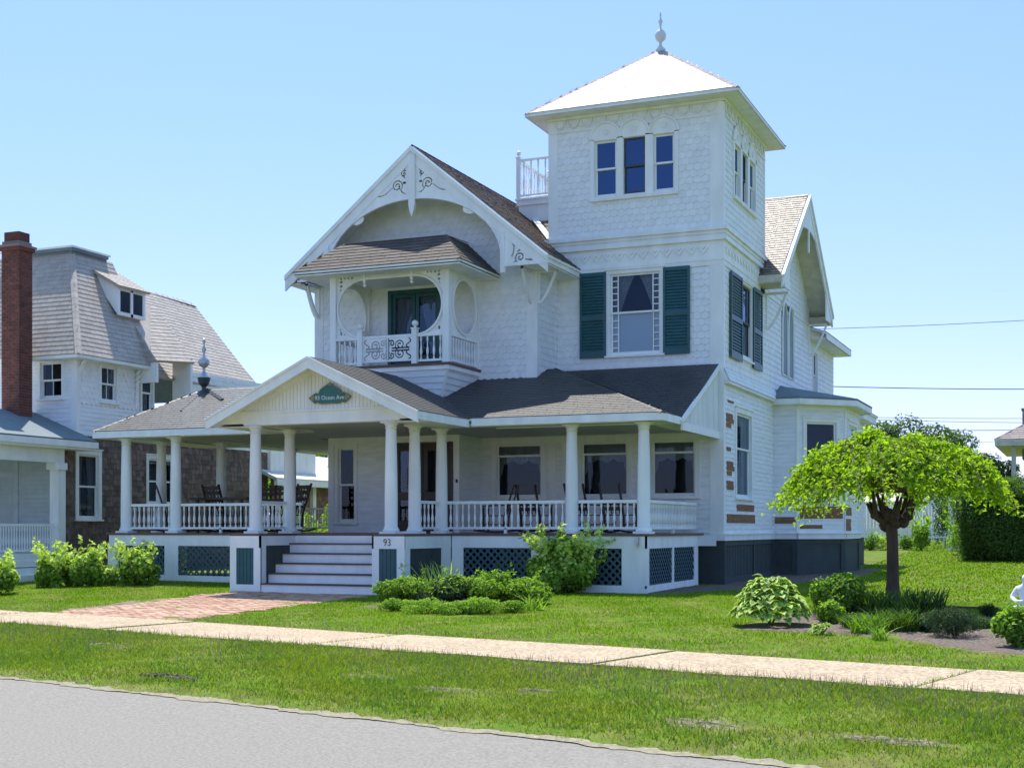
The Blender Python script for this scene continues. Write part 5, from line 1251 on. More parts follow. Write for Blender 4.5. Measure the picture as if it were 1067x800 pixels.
# =================================================================== VEGETATION
def leaves(name, P, Nn, size, m, parent=None, aspect=.55, jitter=.5, fold=.25, hang=0, kind=None):
    """one leaf (two folded quads) at every point, facing roughly Nn"""
    n = len(P); P = np.asarray(P); Nn = np.asarray(Nn)+RNG.normal(0, jitter, (n, 3)); Nn /= np.linalg.norm(Nn, axis=1, keepdims=True)+1e-9
    A = RNG.normal(0, 1, (n, 3)); A[:, 2] -= hang; A -= Nn*(A*Nn).sum(1, keepdims=True); A /= np.linalg.norm(A, axis=1, keepdims=True)+1e-9
    B = np.cross(Nn, A); s = (size*RNG.uniform(.65, 1.3, n))[:, None]
    w = s*aspect*.5
    base = P-A*s*.5; tip = P+A*s*.5-Nn*s*.15; l = P+B*w+Nn*s*fold*.5; r = P-B*w+Nn*s*fold*.5
    V = np.stack([base, r, tip, l], 1).reshape(-1, 3)
    i = np.arange(n)[:, None]*4; F = np.concatenate([i, i+1, i+2, i, i+2, i+3], 1).reshape(-1, 3)
    return npmesh(name, V, F, m, parent, kind)
def leafmat(name, col, t=.35, tc=(1.5, 1.6, .5), v=.3, rough=.5):
    return mat(name, col, rough, isl=v, transl=t, tcol=tc, spec=.25)
L_YEL = leafmat('fresh_yellow_green_leaf', (.30, .425, .03), .55, (1.28, 1.42, .35))
L_MID = leafmat('mid_green_leaf', (.15, .27, .035), .4)
L_BRT = leafmat('bright_green_leaf', (.22, .36, .05), .45)
L_DRK = leafmat('dark_green_leaf', (.03, .075, .02), .25)
L_HED = leafmat('hedge_leaf', (.08, .15, .025), .35)
L_FAR = leafmat('far_tree_leaf', (.10, .17, .05), .35)
L_GRY = leafmat('gray_green_leaf', (.055, .10, .05), .25)
L_VAR = leafmat('variegated_hosta_leaf', (.22, .36, .06), .35, (1.2, 1.3, .6), v=.35)
L_PAL = leafmat('pale_tip_leaf', (.55, .67, .17), .4, (1.2, 1.3, .6))
BARK = mat('tree_bark', (.085, .06, .045), .95, 6, .4, .8, 30, stretch=(1, 1, .3))
STEM = mat('shrub_stem', (.06, .05, .025), .9)
def blob_points(blobs, n):
    vol = np.array([b[3]*b[4]*b[5] for b in blobs])**.67; c = RNG.choice(len(blobs), n, p=vol/vol.sum()); B = np.array(blobs)[c]
    D = RNG.normal(0, 1, (n, 3)); D /= np.linalg.norm(D, axis=1, keepdims=True); r = RNG.uniform(.45, 1, n)**.5
    lump = 1+.16*np.sin(D[:, 0]*5+B[:, 0]*7)*np.cos(D[:, 1]*6+D[:, 2]*5+B[:, 1]*3)+.05*RNG.normal(0, 1, n)
    P = B[:, :3]+D*B[:, 3:6]*(r*lump)[:, None]; return P, D
def bush(name, label, cat, x, y, r, h, n, size, m, group=None, aspect=.55, blobs=None, flat=1, tips=None, jitter=.55, up=.5, sprigs=None):
    z = G(x, y); t = thing(name, label, cat, (x, y, z), group)
    if blobs is None:
        blobs = []
        for k in range(13):
            a = random.uniform(0, 6.28); q = random.uniform(.1, .8)*r; s_ = random.uniform(.22, .42)
            blobs.append((x+q*math.cos(a), y+q*math.sin(a), z+h*(.38+.36*random.random()-.30*q/r), r*s_, r*s_, h*random.uniform(.18, .34)))
        blobs.append((x, y, z+h*.42, r*.66, r*.66, h*.38))
    P, D = blob_points(blobs, n); k = P[:, 2] > z+.02; P, D = P[k], D[k]; D = D+np.array([0, 0, up])
    leaves('foliage', P, D, size, m, t, aspect, jitter)
    if tips:
        k = RNG.random(len(P)) < tips[1]; k &= (P[:, 2] > z+h*.35); leaves('new_growth', P[k]*1.0+D[k]*.02, D[k], size*1.05, tips[0], t, aspect, jitter)
    if sprigs is None: sprigs = max(6, int(40*r))
    if sprigs:
        SP = []; SN = []
        for k in range(sprigs):
            a = random.uniform(0, 6.28); e_ = random.uniform(.35, 1.45); q = r*random.uniform(.3, .8); L_ = (r+h)*random.uniform(.10, .26)
            b0 = Vector((x+q*math.cos(a)*.9, y+q*math.sin(a)*.9, z+h*random.uniform(.5, .85))); dv = Vector((math.cos(a)*math.cos(e_), math.sin(a)*math.cos(e_), math.sin(e_)))
            for j in range(int(6+L_/size*5)):
                qq = random.random(); p = b0+dv*L_*qq*1.25; SP.append((p.x+random.gauss(0, size*.35), p.y+random.gauss(0, size*.35), p.z+random.gauss(0, size*.3))); SN.append((dv.x, dv.y, .6))
        leaves('sprig_leaves', np.array(SP), np.array(SN), size*.95, tips[0] if tips else m, t, aspect, .7)
    s = MB()
    for k in range(7):
        a = random.uniform(0, 6.28); s.tube([(x+.03*math.cos(a), y+.03*math.sin(a), z-.03), (x+r*.3*math.cos(a), y+r*.3*math.sin(a), z+h*.4), (x+r*.5*math.cos(a), y+r*.5*math.sin(a), z+h*.72)], [.014, .01, .004], 5)
    s.build('stem', STEM, t); return t
def onz(px, py, Z=None):
    z = .2
    for _ in range(12):
        d = (1.6-z)*1408/(py-550); x, y, _z = at(px, 550, d); z = G(x, y)
    return x, y, d
def blades(name, P, h, w, m, lean=.35, parent=None, seg=2, kind='stuff', curve=.6):
    n = len(P); P = np.asarray(P); a = RNG.uniform(0, 2*math.pi, n); L = RNG.normal(0, lean, (n, 2)); hh = h*RNG.uniform(.55, 1.25, n)
    sx, sy = np.cos(a)*w*.5, np.sin(a)*w*.5; Vs = []
    lv = [(0, 1)]+[((k+1)/seg, 1-.35*(k+1)/seg) for k in range(seg-1)]
    for q, ww_ in lv:
        off_ = L*(hh*q**(1+curve))[:, None]
        c = P+np.column_stack([off_, hh*q*(1-.15*q)]); s = np.column_stack([sx*ww_, sy*ww_, np.zeros(n)]); Vs += [c-s, c+s]
    Vs.append(P+np.column_stack([L*hh[:, None], hh*.85])); k = len(Vs); V = np.stack(Vs, 1).reshape(-1, 3); i = np.arange(n)[:, None]*k; T_ = []
    for q in range(len(lv)-1): b = 2*q; T_ += [i+b, i+b+1, i+b+3, i+b, i+b+3, i+b+2]
    b = 2*(len(lv)-1); T_ += [i+b, i+b+1, i+b+2]
    return npmesh(name, V, np.concatenate(T_, 1).reshape(-1, 3), m, parent, kind)
# ---- weeping tree
tx, ty, _ = at(930, 0, 22.6); tz = G(tx, ty)
tree = thing('weeping_mulberry_tree', 'small umbrella shaped weeping tree with knobbly trunk head and bright yellow green leaves', 'tree', (tx, ty, tz))
mb = MB(); prof = []
mb.tube([(tx, ty, tz-.1), (tx, ty, tz+.08), (tx+.005, ty, tz+.5), (tx+.0, ty, tz+1.1), (tx-.02, ty, tz+1.45), (tx-.02, ty, tz+1.62)], [.19, .14, .105, .095, .10, .14], 14)
for k in range(18):
    a = k*2.4; q = random.uniform(.08, .20); zz = tz+1.40+random.uniform(0, .2); s_ = random.uniform(.07, .12)
    mb.lathe([(s_*.2, -s_), (s_*.8, -s_*.6), (s_, 0), (s_*.75, s_*.6), (s_*.2, s_)], (tx+q*math.cos(a), ty+q*math.sin(a), zz), 9)
for k in range(15):
    a = k*2.4+random.uniform(-.3, .3); q = random.uniform(.06, .24); e_ = random.uniform(.15, .4); zz = tz+1.60
    p0 = Vector((tx+.08*math.cos(a), ty+.08*math.sin(a), zz-.1)); p1 = p0+Vector((q*math.cos(a), q*math.sin(a), random.uniform(.02, .22))); p2 = p1+Vector((.12*math.cos(a+.6), .12*math.sin(a+.6), e_))
    mb.tube([p0, (p0+p1)/2+Vector((0, 0, -.03)), p1, (p1+p2)/2, p2], [.07, .06, .05, .035, .02], 8)
    mb.lathe([(.02, -.06), (.055, -.03), (.065, 0), (.04, .04), (.02, .06)], p1, 8)
mb.build('trunk', BARK, tree, smooth=True)
br = MB(); LP = []; LN = []
def dome(r, th): return 3.20-.95*(r/1.9)**2.2+.09*math.sin(th*5+r*2)+.06*math.sin(th*9-r*4)
nT = 504
CL = [(i*2.4+random.uniform(-.25, .25), .15+.85*math.sqrt((i+.5)/36), random.uniform(0, .6)**1.1) for i in range(36)]
for k in range(nT):
    ct, c_r, cd_ = CL[k % 36]; th = ct+random.gauss(0, .13); r0 = max(.1, c_r+random.gauss(0, .07)); R1 = 1.85*(1+.09*math.sin(th*3+1)+.05*math.sin(th*7)); 
    pts = [(.18, 2.25)]; rr_ = r0; z = dome(r0, th)-cd_*.75-random.uniform(0, .12)
    P0 = Vector((tx+.18*math.cos(th), ty+.18*math.sin(th), 2.2)); P1 = Vector((tx+r0*.6*math.cos(th), ty+r0*.6*math.sin(th), (2.2+z)/2+.18)); path = [P0, P1]
    n = 9; L0 = random.uniform(.6, 1.05)*min(1, (R1-r0+.35)); drop = random.uniform(.3, 1.0)
    for i in range(n+1):
        q = i/n; r = r0+L0*q; t2 = th+.25*math.sin(k)*q
        zz = min(z, dome(min(r, 1.9), t2))-drop*.45*q**2.4
        path.append(Vector((tx+r*math.cos(t2), ty+r*math.sin(t2), zz)))
    rr2 = [.022, .018]+[.012*(1-.7*i/n) for i in range(n+1)]
    if k % 2 == 0: br.tube(path, rr2, 4)
    for i in range(2, len(path)-1):
        a_, b_ = path[i], path[i+1]
        for j in range(8):
            q = random.random(); p = a_.lerp(b_, q)+Vector((random.gauss(0, .06), random.gauss(0, .06), random.gauss(0, .045)-.02)); LP.append(p); LN.append((math.cos(th)*.5, math.sin(th)*.5, .8))
br.build('limb', mat('pale_twig_bark', (.17, .12, .09), .9), tree)
LP = np.array(LP); leaves('foliage', LP, np.array(LN), .085, L_YEL, tree, aspect=.62, jitter=.55, hang=1.0)
# ---- planting bed
def b_(px, py): x, y, d = onz(px, py); return x, y, d
x, y, d = b_(803, 652)
# hosta: big rosette leaves
def hosta(name, label, x, y, r, h, n, m, size, group=None, edge=None):
    z = G(x, y); t = thing(name, label, 'plant', (x, y, z), group); V = []; F = []; V2 = []; F2 = []
    for k in range(n):
        th = random.uniform(0, 6.28); ql = random.uniform(.1, 1)**.7; rad = r*ql; zz = z+h*(1-.75*ql**1.8)*random.uniform(.8, 1.1)
        s = size*random.uniform(.75, 1.2); dr = Vector((math.cos(th), math.sin(th), -.0-.55*ql+random.uniform(-.3, .55))).normalized(); sd_ = Vector((-math.sin(th), math.cos(th), random.uniform(-.25, .25))).normalized(); up = sd_.cross(dr)*-1
        if up.z < 0: up = -up
        base = Vector((x+rad*.8*math.cos(th), y+rad*.8*math.sin(th), zz)); W_ = [.0, .30, .40, .36, .22, 0]
        for (VV, FF, sc, o_) in ((V, F, 1, 0), (V2, F2, .70, .004)):
            b0 = len(VV)
            for i in range(6):
                q = i/5; c = base+dr*s*(q*(1 if sc == 1 else .86)+(0 if sc == 1 else .05))+up*(.22*s*math.sin(q*2.4)-.2*s*q*q)+up*o_; w = W_[i]*s*sc
                VV.append(c+sd_*w+up*w*.25); VV.append(c); VV.append(c-sd_*w+up*w*.25)
            for i in range(5):
                for j in range(2): a = b0+i*3+j; FF.append((a, a+1, a+4, a+3))
    mb = MB(); mb.v = [tuple(v) for v in V]; mb.f = F; mb.build('foliage', edge or m, t)
    if edge: mb = MB(); mb.v = [tuple(v) for v in V2]; mb.f = F2; mb.build('leaf_center', m, t)
    mb = MB()
    for k in range(10): a = random.uniform(0, 6.28); mb.tube([(x, y, z), (x+r*.5*math.cos(a), y+r*.5*math.sin(a), z+h*.6)], [.012, .008], 4)
    mb.build('stem', L_MID, t); return t
hosta('hosta_plant', 'large variegated hosta with cream edged leaves at the left end of the planting bed', x, y, .62, .68, 560, L_VAR, .15, edge=L_PAL)
x, y, d = b_(856, 661); hosta('hosta_plant', 'very small pale hosta low in front of the rounded peony bush', x, y, .16, .16, 45, L_BRT, .09, edge=L_PAL)
x, y, d = b_(877, 645); bush('peony_bush', 'rounded glossy green peony bush behind the variegated hosta', 'bush', x, y, .50, .82, 7500, .07, L_MID, tips=(L_BRT, .25), sprigs=0)
x, y, d = b_(866, 650); bush('leafy_shrub', 'narrow upright pale leaved shrub between the peony bush and the strap leaves', 'bush', x, y, .2, .46, 1100, .07, L_BRT, sprigs=0)
x, y, d = b_(997, 664); bush('heather_mound', 'low gray green feathery mound at the front right of the planting bed', 'bush', x, y, .38, .5, 6000, .035, L_GRY, aspect=.25, sprigs=0)
x, y, d = b_(1031, 643); bush('heather_mound', 'tiny dark feathery mound beside the stone statue', 'bush', x, y, .17, .26, 1600, .03, L_DRK, aspect=.25, sprigs=0)
x, y, d = b_(1057, 674); bush('leafy_shrub', 'bright leafy shrub at the right end of the bed in front of the statue', 'bush', x+.1, y, .34, .56, 2600, .075, L_MID, tips=(L_BRT, .4))
def straps(name, label, px, py, n, h, w, rad, m, lean=.35, cat='plant', group=None):
    x, y, d = b_(px, py); z = G(x, y); t = thing(name, label, cat, (x, y, z), group); P = []
    for k in range(n): a = random.uniform(0, 6.28); q = rad*math.sqrt(random.random()); P.append((x+q*math.cos(a), y+q*math.sin(a)*.7, G(x+q*math.cos(a), y+q*math.sin(a)*.7)))
    o = blades('foliage', P, h, w, m, lean, t, seg=4, kind=None); return t
straps('iris_clump', 'dark strap leaved iris clump right of the tree trunk', 958, 648, 420, .52, .026, .36, L_DRK, .28, group='iris clumps round the weeping tree')
straps('iris_clump', 'strap leaved iris clump behind and left of the tree trunk', 908, 646, 300, .5, .026, .30, L_HED, .25, group='iris clumps round the weeping tree')
straps('daylily_clump', 'low grassy daylily clump in front of the tree trunk', 935, 658, 380, .34, .02, .34, L_HED, .5)
straps('daylily_clump', 'short grassy clump at the front edge of the bed left of the tree', 905, 660, 200, .30, .02, .25, L_MID, .5)
straps('daylily_clump', 'smallest grassy tuft standing alone on the front edge of the mulch', 916, 667, 70, .2, .016, .10, L_BRT, .5)
x, y, d = b_(890, 655); bush('ground_cover', 'dark low ground cover between the small hosta and the tree', 'plant', x, y, .34, .26, 1900, .05, L_HED, sprigs=0)
x, y, d = b_(958, 658); bush('ground_cover', 'dark low ground cover between the tree trunk and the gray green mound', 'plant', x, y, .36, .28, 1900, .05, L_DRK, sprigs=0)
x, y, d = b_(1020, 655); bush('ground_cover', 'dark low ground cover right of the gray green mound', 'plant', x, y, .26, .2, 1100, .045, L_HED, sprigs=0)
# stone edging
ed = MB()
for k in range(20):
    x, y, d = onz(955+k*6, 633+k*.2); z = G(x, y)
    ed.box(x-.09, x+.09, y-.05, y+.05, z-.03, z+.055)
ed.build('bed_edging', mat('edging_timber', (.12, .08, .055), .9, 8, .3)); tag(SC.objects['bed_edging'], 'dark timber edging along the back of the planting bed', 'edging')
# statue (seated child figure in white stone), one continuous body
def skin_body(name, verts, edges, radii, m, parent, sub=2):
    me = bpy.data.meshes.new(name); me.from_pydata(verts, edges, []); o = bpy.data.objects.new(name, me); SC.collection.objects.link(o)
    md = o.modifiers.new('s', 'SKIN'); md.use_smooth_shade = True
    for v, r_ in zip(me.skin_vertices[0].data, radii): v.radius = (r_, r_) if not isinstance(r_, tuple) else r_
    me.skin_vertices[0].data[0].use_root = True
    s = o.modifiers.new('b', 'SUBSURF'); s.levels = sub; s.render_levels = sub
    dg = bpy.context.evaluated_depsgraph_get(); nm = bpy.data.meshes.new_from_object(o.evaluated_get(dg)); SC.collection.objects.unlink(o); bpy.data.objects.remove(o)
    nm.materials.clear(); nm.materials.append(m); o = bpy.data.objects.new(name, nm); SC.collection.objects.link(o)
    nm.polygons.foreach_set('use_smooth', [True]*len(nm.polygons)); put(o, parent); return o
STONE = mat('white_painted_stone', (.72, .72, .70), .8, 9, .12, .4, 50)
sx_, sy_, d = onz(1066, 640); sx_, sy_, _ = at(1070, 0, 19.0); sz = G(sx_, sy_)
stt = thing('garden_statue', 'white stone statue of a small seated figure at the edge of the planting bed', 'statue', (sx_, sy_, sz))
vv = [(0, 0, .22), (0, 0, .34), (0, -.01, .46), (0, -.01, .545), (0, -.02, .615), (0, -.02, .69),
      (-.12, 0, .47), (-.19, -.04, .35), (-.13, -.15, .30), (-.03, -.20, .31), (.12, 0, .47), (.19, -.04, .35), (.13, -.15, .30), (.03, -.20, .31),
      (-.10, -.02, .20), (-.13, -.22, .22), (-.08, -.26, .06), (.10, -.02, .20), (.13, -.22, .22), (.08, -.26, .06)]
ee = [(0,1),(1,2),(2,3),(3,4),(4,5),(2,6),(6,7),(7,8),(8,9),(2,10),(10,11),(11,12),(12,13),(0,14),(14,15),(15,16),(0,17),(17,18),(18,19)]
rr = [.11, .10, .09, .045, .088, .045, .05, .04, .033, .03, .05, .04, .033, .03, .075, .055, .045, .075, .055, .045]
skin_body('figure', [(sx_+a*1.05, sy_+b*1.05, sz+.08+c*1.02) for a, b, c in vv], ee, rr, STONE, stt)
mb = MB(); mb.box(sx_-.2, sx_+.2, sy_-.32, sy_+.16, sz-.05, sz+.14); mb.box(sx_-.15, sx_+.15, sy_-.12, sy_+.12, sz+.14, sz+.26); mb.build('plinth', STONE, stt)
# ---- shrubs by the porch
x, y, d = b_(590, 617)
bush('hydrangea_bush', 'tall hydrangea bush with pale green leaves against the porch lattice', 'bush', x+.1, y-.25, .98, 1.22, 9500, .11, L_BRT, tips=(L_PAL, .35), blobs=None, aspect=.65)
x2, y2, d = b_(540, 614)
bush('hydrangea_bush', 'shorter hydrangea left of the tall hydrangea, below the long railing', 'bush', x2, y2+.2, .55, .95, 2000, .11, L_BRT, tips=(L_PAL, .45), aspect=.65)
fb = [(425, 628, .70, .60, 'leafy mound at the left end of the border beside the entry steps', L_MID), (470, 629, .66, .58, 'leafy mound second from the left in the flower border', L_GRY), (512, 629, .72, .62, 'leafy mound in the middle of the flower border', L_MID), (552, 629, .62, .54, 'rounded mound at the right end of the flower border', L_MID)]
for px, py, r_, h_, lab, m_ in fb:
    x, y, d = b_(px, py); bush('perennial_mound', lab, 'plant', x, y, r_, h_, 6800, .08, m_, 'mounds of the front flower border', aspect=.32, tips=(L_BRT, .3), sprigs=4)
for px, py, r_, h_, lab in ((478, 640, .40, .26, 'low ground plant at the middle front of the border beside the small rounded plant'), (535, 638, .36, .24, 'low ground plant at the right front of the flower border beside the strap leaves'), (412, 636, .36, .26, 'low bright ground plant at the far left front of the flower border'), (450, 639, .52, .30, 'wide low bright ground plant at the front of the flower border'), (505, 639, .48, .34, 'small rounded bright plant at the front middle of the flower border')):
    x, y, d = b_(px, py); bush('low_border_plant', lab, 'plant', x, y, r_, h_, 2200, .05, L_BRT, 'low plants edging the flower border', aspect=.35, sprigs=0)
straps('daylily_clump', 'strap leaves with pale tips rising above the flower border', 462, 622, 90, .75, .02, .35, L_PAL, .3)
straps('daylily_clump', 'reddish strap leaved tuft at the right end of the flower border', 555, 636, 60, .3, .02, .2, L_BRT, .6)
lb = [(57, 601, .42, .88, 'broad leafy shrub at the left corner of the far lawn', 2400), (93, 600, .38, .92, 'upright leafy shrub between the broad shrub and the porch corner', 1900), (113, 601, .2, .45, 'lowest leafy shrub at the porch corner post', 700), (143, 600, .4, .9, 'leafy shrub in front of the left lattice panel', 1700)]
for px, py, r_, h_, lab, n in lb:
    x, y, d = b_(px, py); x, y, _ = at(px, 0, min(d, 31.5)); bush('hydrangea_bush', lab, 'bush', x, y, r_*1.15, h_, n, .12, L_BRT, 'leafy shrubs left of the porch', aspect=.65, tips=(L_PAL, .4))
x, y, _ = at(-6, 0, 29.5); bush('hydrangea_bush', 'leafy shrub cut by the left edge near the neighboring porch', 'bush', x, y, .5, .78, 1900, .11, L_BRT, 'leafy shrubs left of the porch', aspect=.65, tips=(L_PAL, .4))
for px, lab in ((908, 'small leafy plant at the fence foot, left of the tree trunk'), (922, 'pale flowered plant at the fence foot behind the tree trunk'), (944, 'leafy plant at the fence foot right of the tree trunk')):
    x, y, _ = at(px, 0, 54); bush('fence_plant', lab, 'plant', x, y, .45, .55, 700, .1, L_PAL if px == 922 else L_MID, 'plants along the fence foot')
for px, dd, r_, h_, lab in ((960, 53, .4, 1.3, 'bushy shrub beside the garden bench, left side'), (984, 57, .55, 2.6, 'tall dark narrow shrub behind the bench'), (1003, 49, .7, 1.3, 'loose pale shrub at the left foot of the hedge')):
    x, y, _ = at(px, 0, dd); bush('garden_shrub', lab, 'bush', x, y, r_, h_, 1500, .1, L_BRT if px != 984 else L_HED)
# ---- hedge
hx0, hy0, _ = at(1001, 0, 44.5); ex2, ey2, _ = at(1190, 0, 41.5)
hd = thing('clipped_hedge', 'tall clipped dark green hedge along the right side of the lawn', 'hedge', (hx0, hy0, G(hx0, hy0)))
u = Vector((ex2-hx0, ey2-hy0, 0)); Lh = u.length; u.normalize(); v_ = Vector((-u.y, u.x, 0)); H_ = 2.4; D_ = 3.2
def hedge_pt(a, b, c): p = Vector((hx0, hy0, 0))+u*a+v_*b; return Vector((p.x, p.y, G(p.x, p.y)+c))
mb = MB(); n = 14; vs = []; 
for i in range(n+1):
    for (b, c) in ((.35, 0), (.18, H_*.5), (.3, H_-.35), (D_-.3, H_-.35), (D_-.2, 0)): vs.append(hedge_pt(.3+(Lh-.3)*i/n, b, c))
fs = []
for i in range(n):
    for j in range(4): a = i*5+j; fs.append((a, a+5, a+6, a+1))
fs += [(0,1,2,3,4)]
mb.add(vs, fs); mb.build('dark_core', mat('hedge_inner', (.02, .035, .012), .95), hd)  # solid dark core filling the hedge behind its leaf shell
N_ = 42000; f = RNG.random(N_); A_ = RNG.random(N_)*Lh; P = np.zeros((N_, 3)); Nn = np.zeros((N_, 3))
for i in range(N_):
    a = A_[i]; lump = .14*math.sin(a*1.7)+.1*math.sin(a*4.1+2)
    if f[i] < .5: c = random.random()*H_; b = .05+.3*max(0, .35-c)-lump*.8+random.gauss(0, .09)+.12*math.sin(c*3+a*2); nn = -v_+Vector((0, 0, .4))
    elif f[i] < .85: b = random.random()*D_; c = H_+lump*.9+.08*math.sin(b*3+a*1.3)+random.gauss(0, .08)-.5*max(0, .4-b); nn = Vector((0, 0, 1))
    else: c = random.random()*H_; b = random.random()*D_; a = random.gauss(.0, .12)+.2*math.sin(c*2.2+b*2); nn = -u+Vector((0, 0, .3))
    P[i] = hedge_pt(a, b, c); Nn[i] = nn
leaves('foliage', P, Nn, .095, L_HED, hd, jitter=.6)
# ---- background trees
def bgtree(px, d, ztop, rad, label, n=6000, size=.30, m=L_FAR, cl=9, group='trees beyond the houses', z0=None):
    x, y, _ = at(px, 0, d); z = G(x, y); t = thing('leafy_tree', label, 'tree', (x, y, z), group); h = ztop-z; blobs = []
    mb = MB(); mb.tube([(x, y, z-.2), (x+.1, y, z+h*.35), (x, y+.1, z+h*.7)], [rad*.09, rad*.07, rad*.02], 8)
    for k in range(cl):
        a = 6.28*k/cl+random.uniform(-.3, .3); q = rad*random.uniform(.3, .7); zz = z+h*random.uniform(.35, .85); s_ = rad*random.uniform(.28, .45)
        blobs.append((x+q*math.cos(a), y+q*math.sin(a), zz, s_, s_, s_*.8)); mb.tube([(x, y, z+h*.3), (x+q*math.cos(a), y+q*math.sin(a), zz)], [rad*.04, rad*.012], 5)
    blobs.append((x, y, z+h*.8, rad*.5, rad*.5, h*.2)); mb.build('trunk', BARK, t); P, D = blob_points(blobs, n); D[:, 2] += .6
    leaves('crown', P, D, size, m, t, jitter=.6); return t
for px, d, zt_, rd, lab, mm in ((945, 92, 9.3, 3.2, 'tallest rounded tree rising behind the weeping tree', L_FAR), (985, 96, 8.6, 3.2, 'rounded tree just right of the tallest one behind the weeping tree', L_FAR), (1024, 80, 6.0, 2.4, 'dark low tree left of the far house roof', L_DRK), (1052, 110, 5.5, 3.0, 'hazy low tree beneath the far house eave', L_FAR),
                         (345, 62, 7.4, 4.0, 'bright green tree seen under the porch roof beside the dining window', L_BRT), (300, 75, 8.5, 4.2, 'mid green tree seen behind the low white roof', L_MID), (255, 80, 8.2, 4.2, 'green tree behind the neighboring rear wing', L_MID), (880, 100, 7, 3, 'tree hidden mostly behind the bay', L_FAR), (1100, 95, 6.5, 3, 'tree behind the far house', L_FAR)):
    bgtree(px, d, zt_, rd, lab, 5500, .26, mm)
x, y, _ = at(330, 0, 44); bush('garden_shrub', 'bright leafy shrub seen through the rear porch railing', 'bush', x, y, 1.3, 1.6, 2500, .13, L_YEL)
# ---- grass
def scatter(n, xr, sr, keep):
    q = RNG.uniform(*xr, n); s = RNG.uniform(*sr, n); X = EN[0]*(s+8.40)+EN[1]*q; Y = EN[1]*(s+8.40)-EN[0]*q; k = keep(X, Y, s, q)
    return np.column_stack([X[k], Y[k], gz(X[k], Y[k])-.01])
def clear(X, Y):
    k = ~((X > -17.15+.15*np.sin(Y*5)) & (X < -13.6) & (Y < 24.9) & (Y > 17))
    k &= ~((X > -22.5) & (X < -8.35) & (Y > 26.95)); k &= ~((X > -17.3) & (X < -12.9) & (Y > 24.7))
    k &= ~((X > -18.3) & (X < -6.3) & (Y > 31)); k &= ~((X < -24.4) & (Y > 20.3))
    for pts in BEDS[:3]:
        ins = np.zeros(X.shape, bool); c = np.mean(np.array(pts), 0); Q = [(c[0]+(p[0]-c[0])*.95, c[1]+(p[1]-c[1])*.95) for p in pts]
        for a in range(len(Q)):
            (x0, y0), (x1, y1) = Q[a], Q[(a+1) % len(Q)]; cr = ((y0 > Y) != (y1 > Y)) & (X < (x1-x0)*(Y-y0)/(y1-y0+1e-12)+x0); ins ^= cr
        k &= ~ins
    return k
def patchy(X, Y, f=1.0): return .5+.25*np.sin(X*1.1*f+Y*.7)+.15*np.sin(X*2.9+Y*2.3*f+1)+.1*np.sin(X*6.1*f-Y*4.7)
GV = mat('verge_grass_blade', (.20, .27, .035), .8, spec=.04, isl=.35, transl=.45, tcol=(1.3, 1.35, .5))
GL = mat('lawn_grass_blade', (.175, .285, .012), .8, spec=.04, isl=.25, transl=.5, tcol=(1.3, 1.4, .4))
GD = mat('dry_grass_blade', (.42, .36, .18), .8, isl=.3, transl=.3)
GP = mat('grass_seed_head', (.26, .19, .15), .8, isl=.3, transl=.3)
WORN = []
for px, py, rx, ry in ((555, 720, .2, .16), (468, 719, .5, .16), (735, 754, .4, .24), (930, 772, .5, .16), (175, 704, .4, .1), (385, 705, .4, .15), (110, 672, .4, .15)):
    x, y, d = onz(px, py); WORN.append((x, y, rx, ry))
def worn(X, Y):
    w = np.zeros(X.shape)
    for x, y, rx, ry in WORN:
        u_ = (X-x)*.972-(Y-y)*.2337; v__ = (X-x)*.2337+(Y-y)*.972; w = np.maximum(w, np.exp(-((u_/rx)**2+(v__/ry)**2)**1.5))
    return w
for k, (x, y, rx, ry) in enumerate(WORN):
    patch('bare_soil', [(x+rx*1.1*math.cos(a)*.972+ry*1.1*math.sin(a)*.2337, y-rx*1.1*math.cos(a)*.2337+ry*1.1*math.sin(a)*.972) for a in np.linspace(0, 2*math.pi, 9)[:-1]], DIRT if ry > .1 else MULCH, .002 if ry > .1 else .008)
kv = lambda X, Y, s, q: (RNG.random(len(X)) < np.clip(.30+patchy(X, Y), .1, 1)*np.clip((s+.05)/.6, .10, 1)*(1-.8*worn(X, Y))*(1-.8*np.exp(-((s-.75)/.13)**2)*np.clip(np.sin(q*.55+.6)*2.2, 0, 1))) & (s > .03*np.sin(q*9)+.03*np.sin(q*23)) & (s < 4.14+.05*np.sin(q*13)+.03*np.sin(q*31))
GV2 = mat('verge_clover_blade', (.12, .22, .04), .5, spec=.15, isl=.3, transl=.4, tcol=(1.2, 1.4, .5))
blades('verge_grass', scatter(290000, (-24, 9), (-.02, 4.2), kv), .058, .009, GV, .5)
blades('verge_dark_grass', scatter(110000, (-24, 9), (.2, 4.2), lambda X, Y, s, q: kv(X, Y, s, q) & (patchy(X*1.7+4, Y*1.3, 1.3)+RNG.normal(0, .12, len(X)) > .6)), .066, .011, GV2, .45)
blades('verge_dry_grass', scatter(110000, (-24, 9), (-.10, 4.2), lambda X, Y, s, q: RNG.random(len(X)) < np.clip(.10+1.1*np.exp(-np.abs(s-.05)/.2)+.8*worn(X, Y)+(patchy(X+3, Y, .7)+RNG.normal(0, .1, len(X)) > .8)*.6, 0, 1)), .035, .009, GD, .9)
blades('verge_seed_grass', scatter(22000, (-24, 9), (1.2, 4.25), lambda X, Y, s, q: RNG.random(len(X)) < np.clip((s-1.4)/3.0, 0, 1)*np.clip(patchy(X, Y, .5)+.2, 0, 1)), .13, .006, GP, .22)
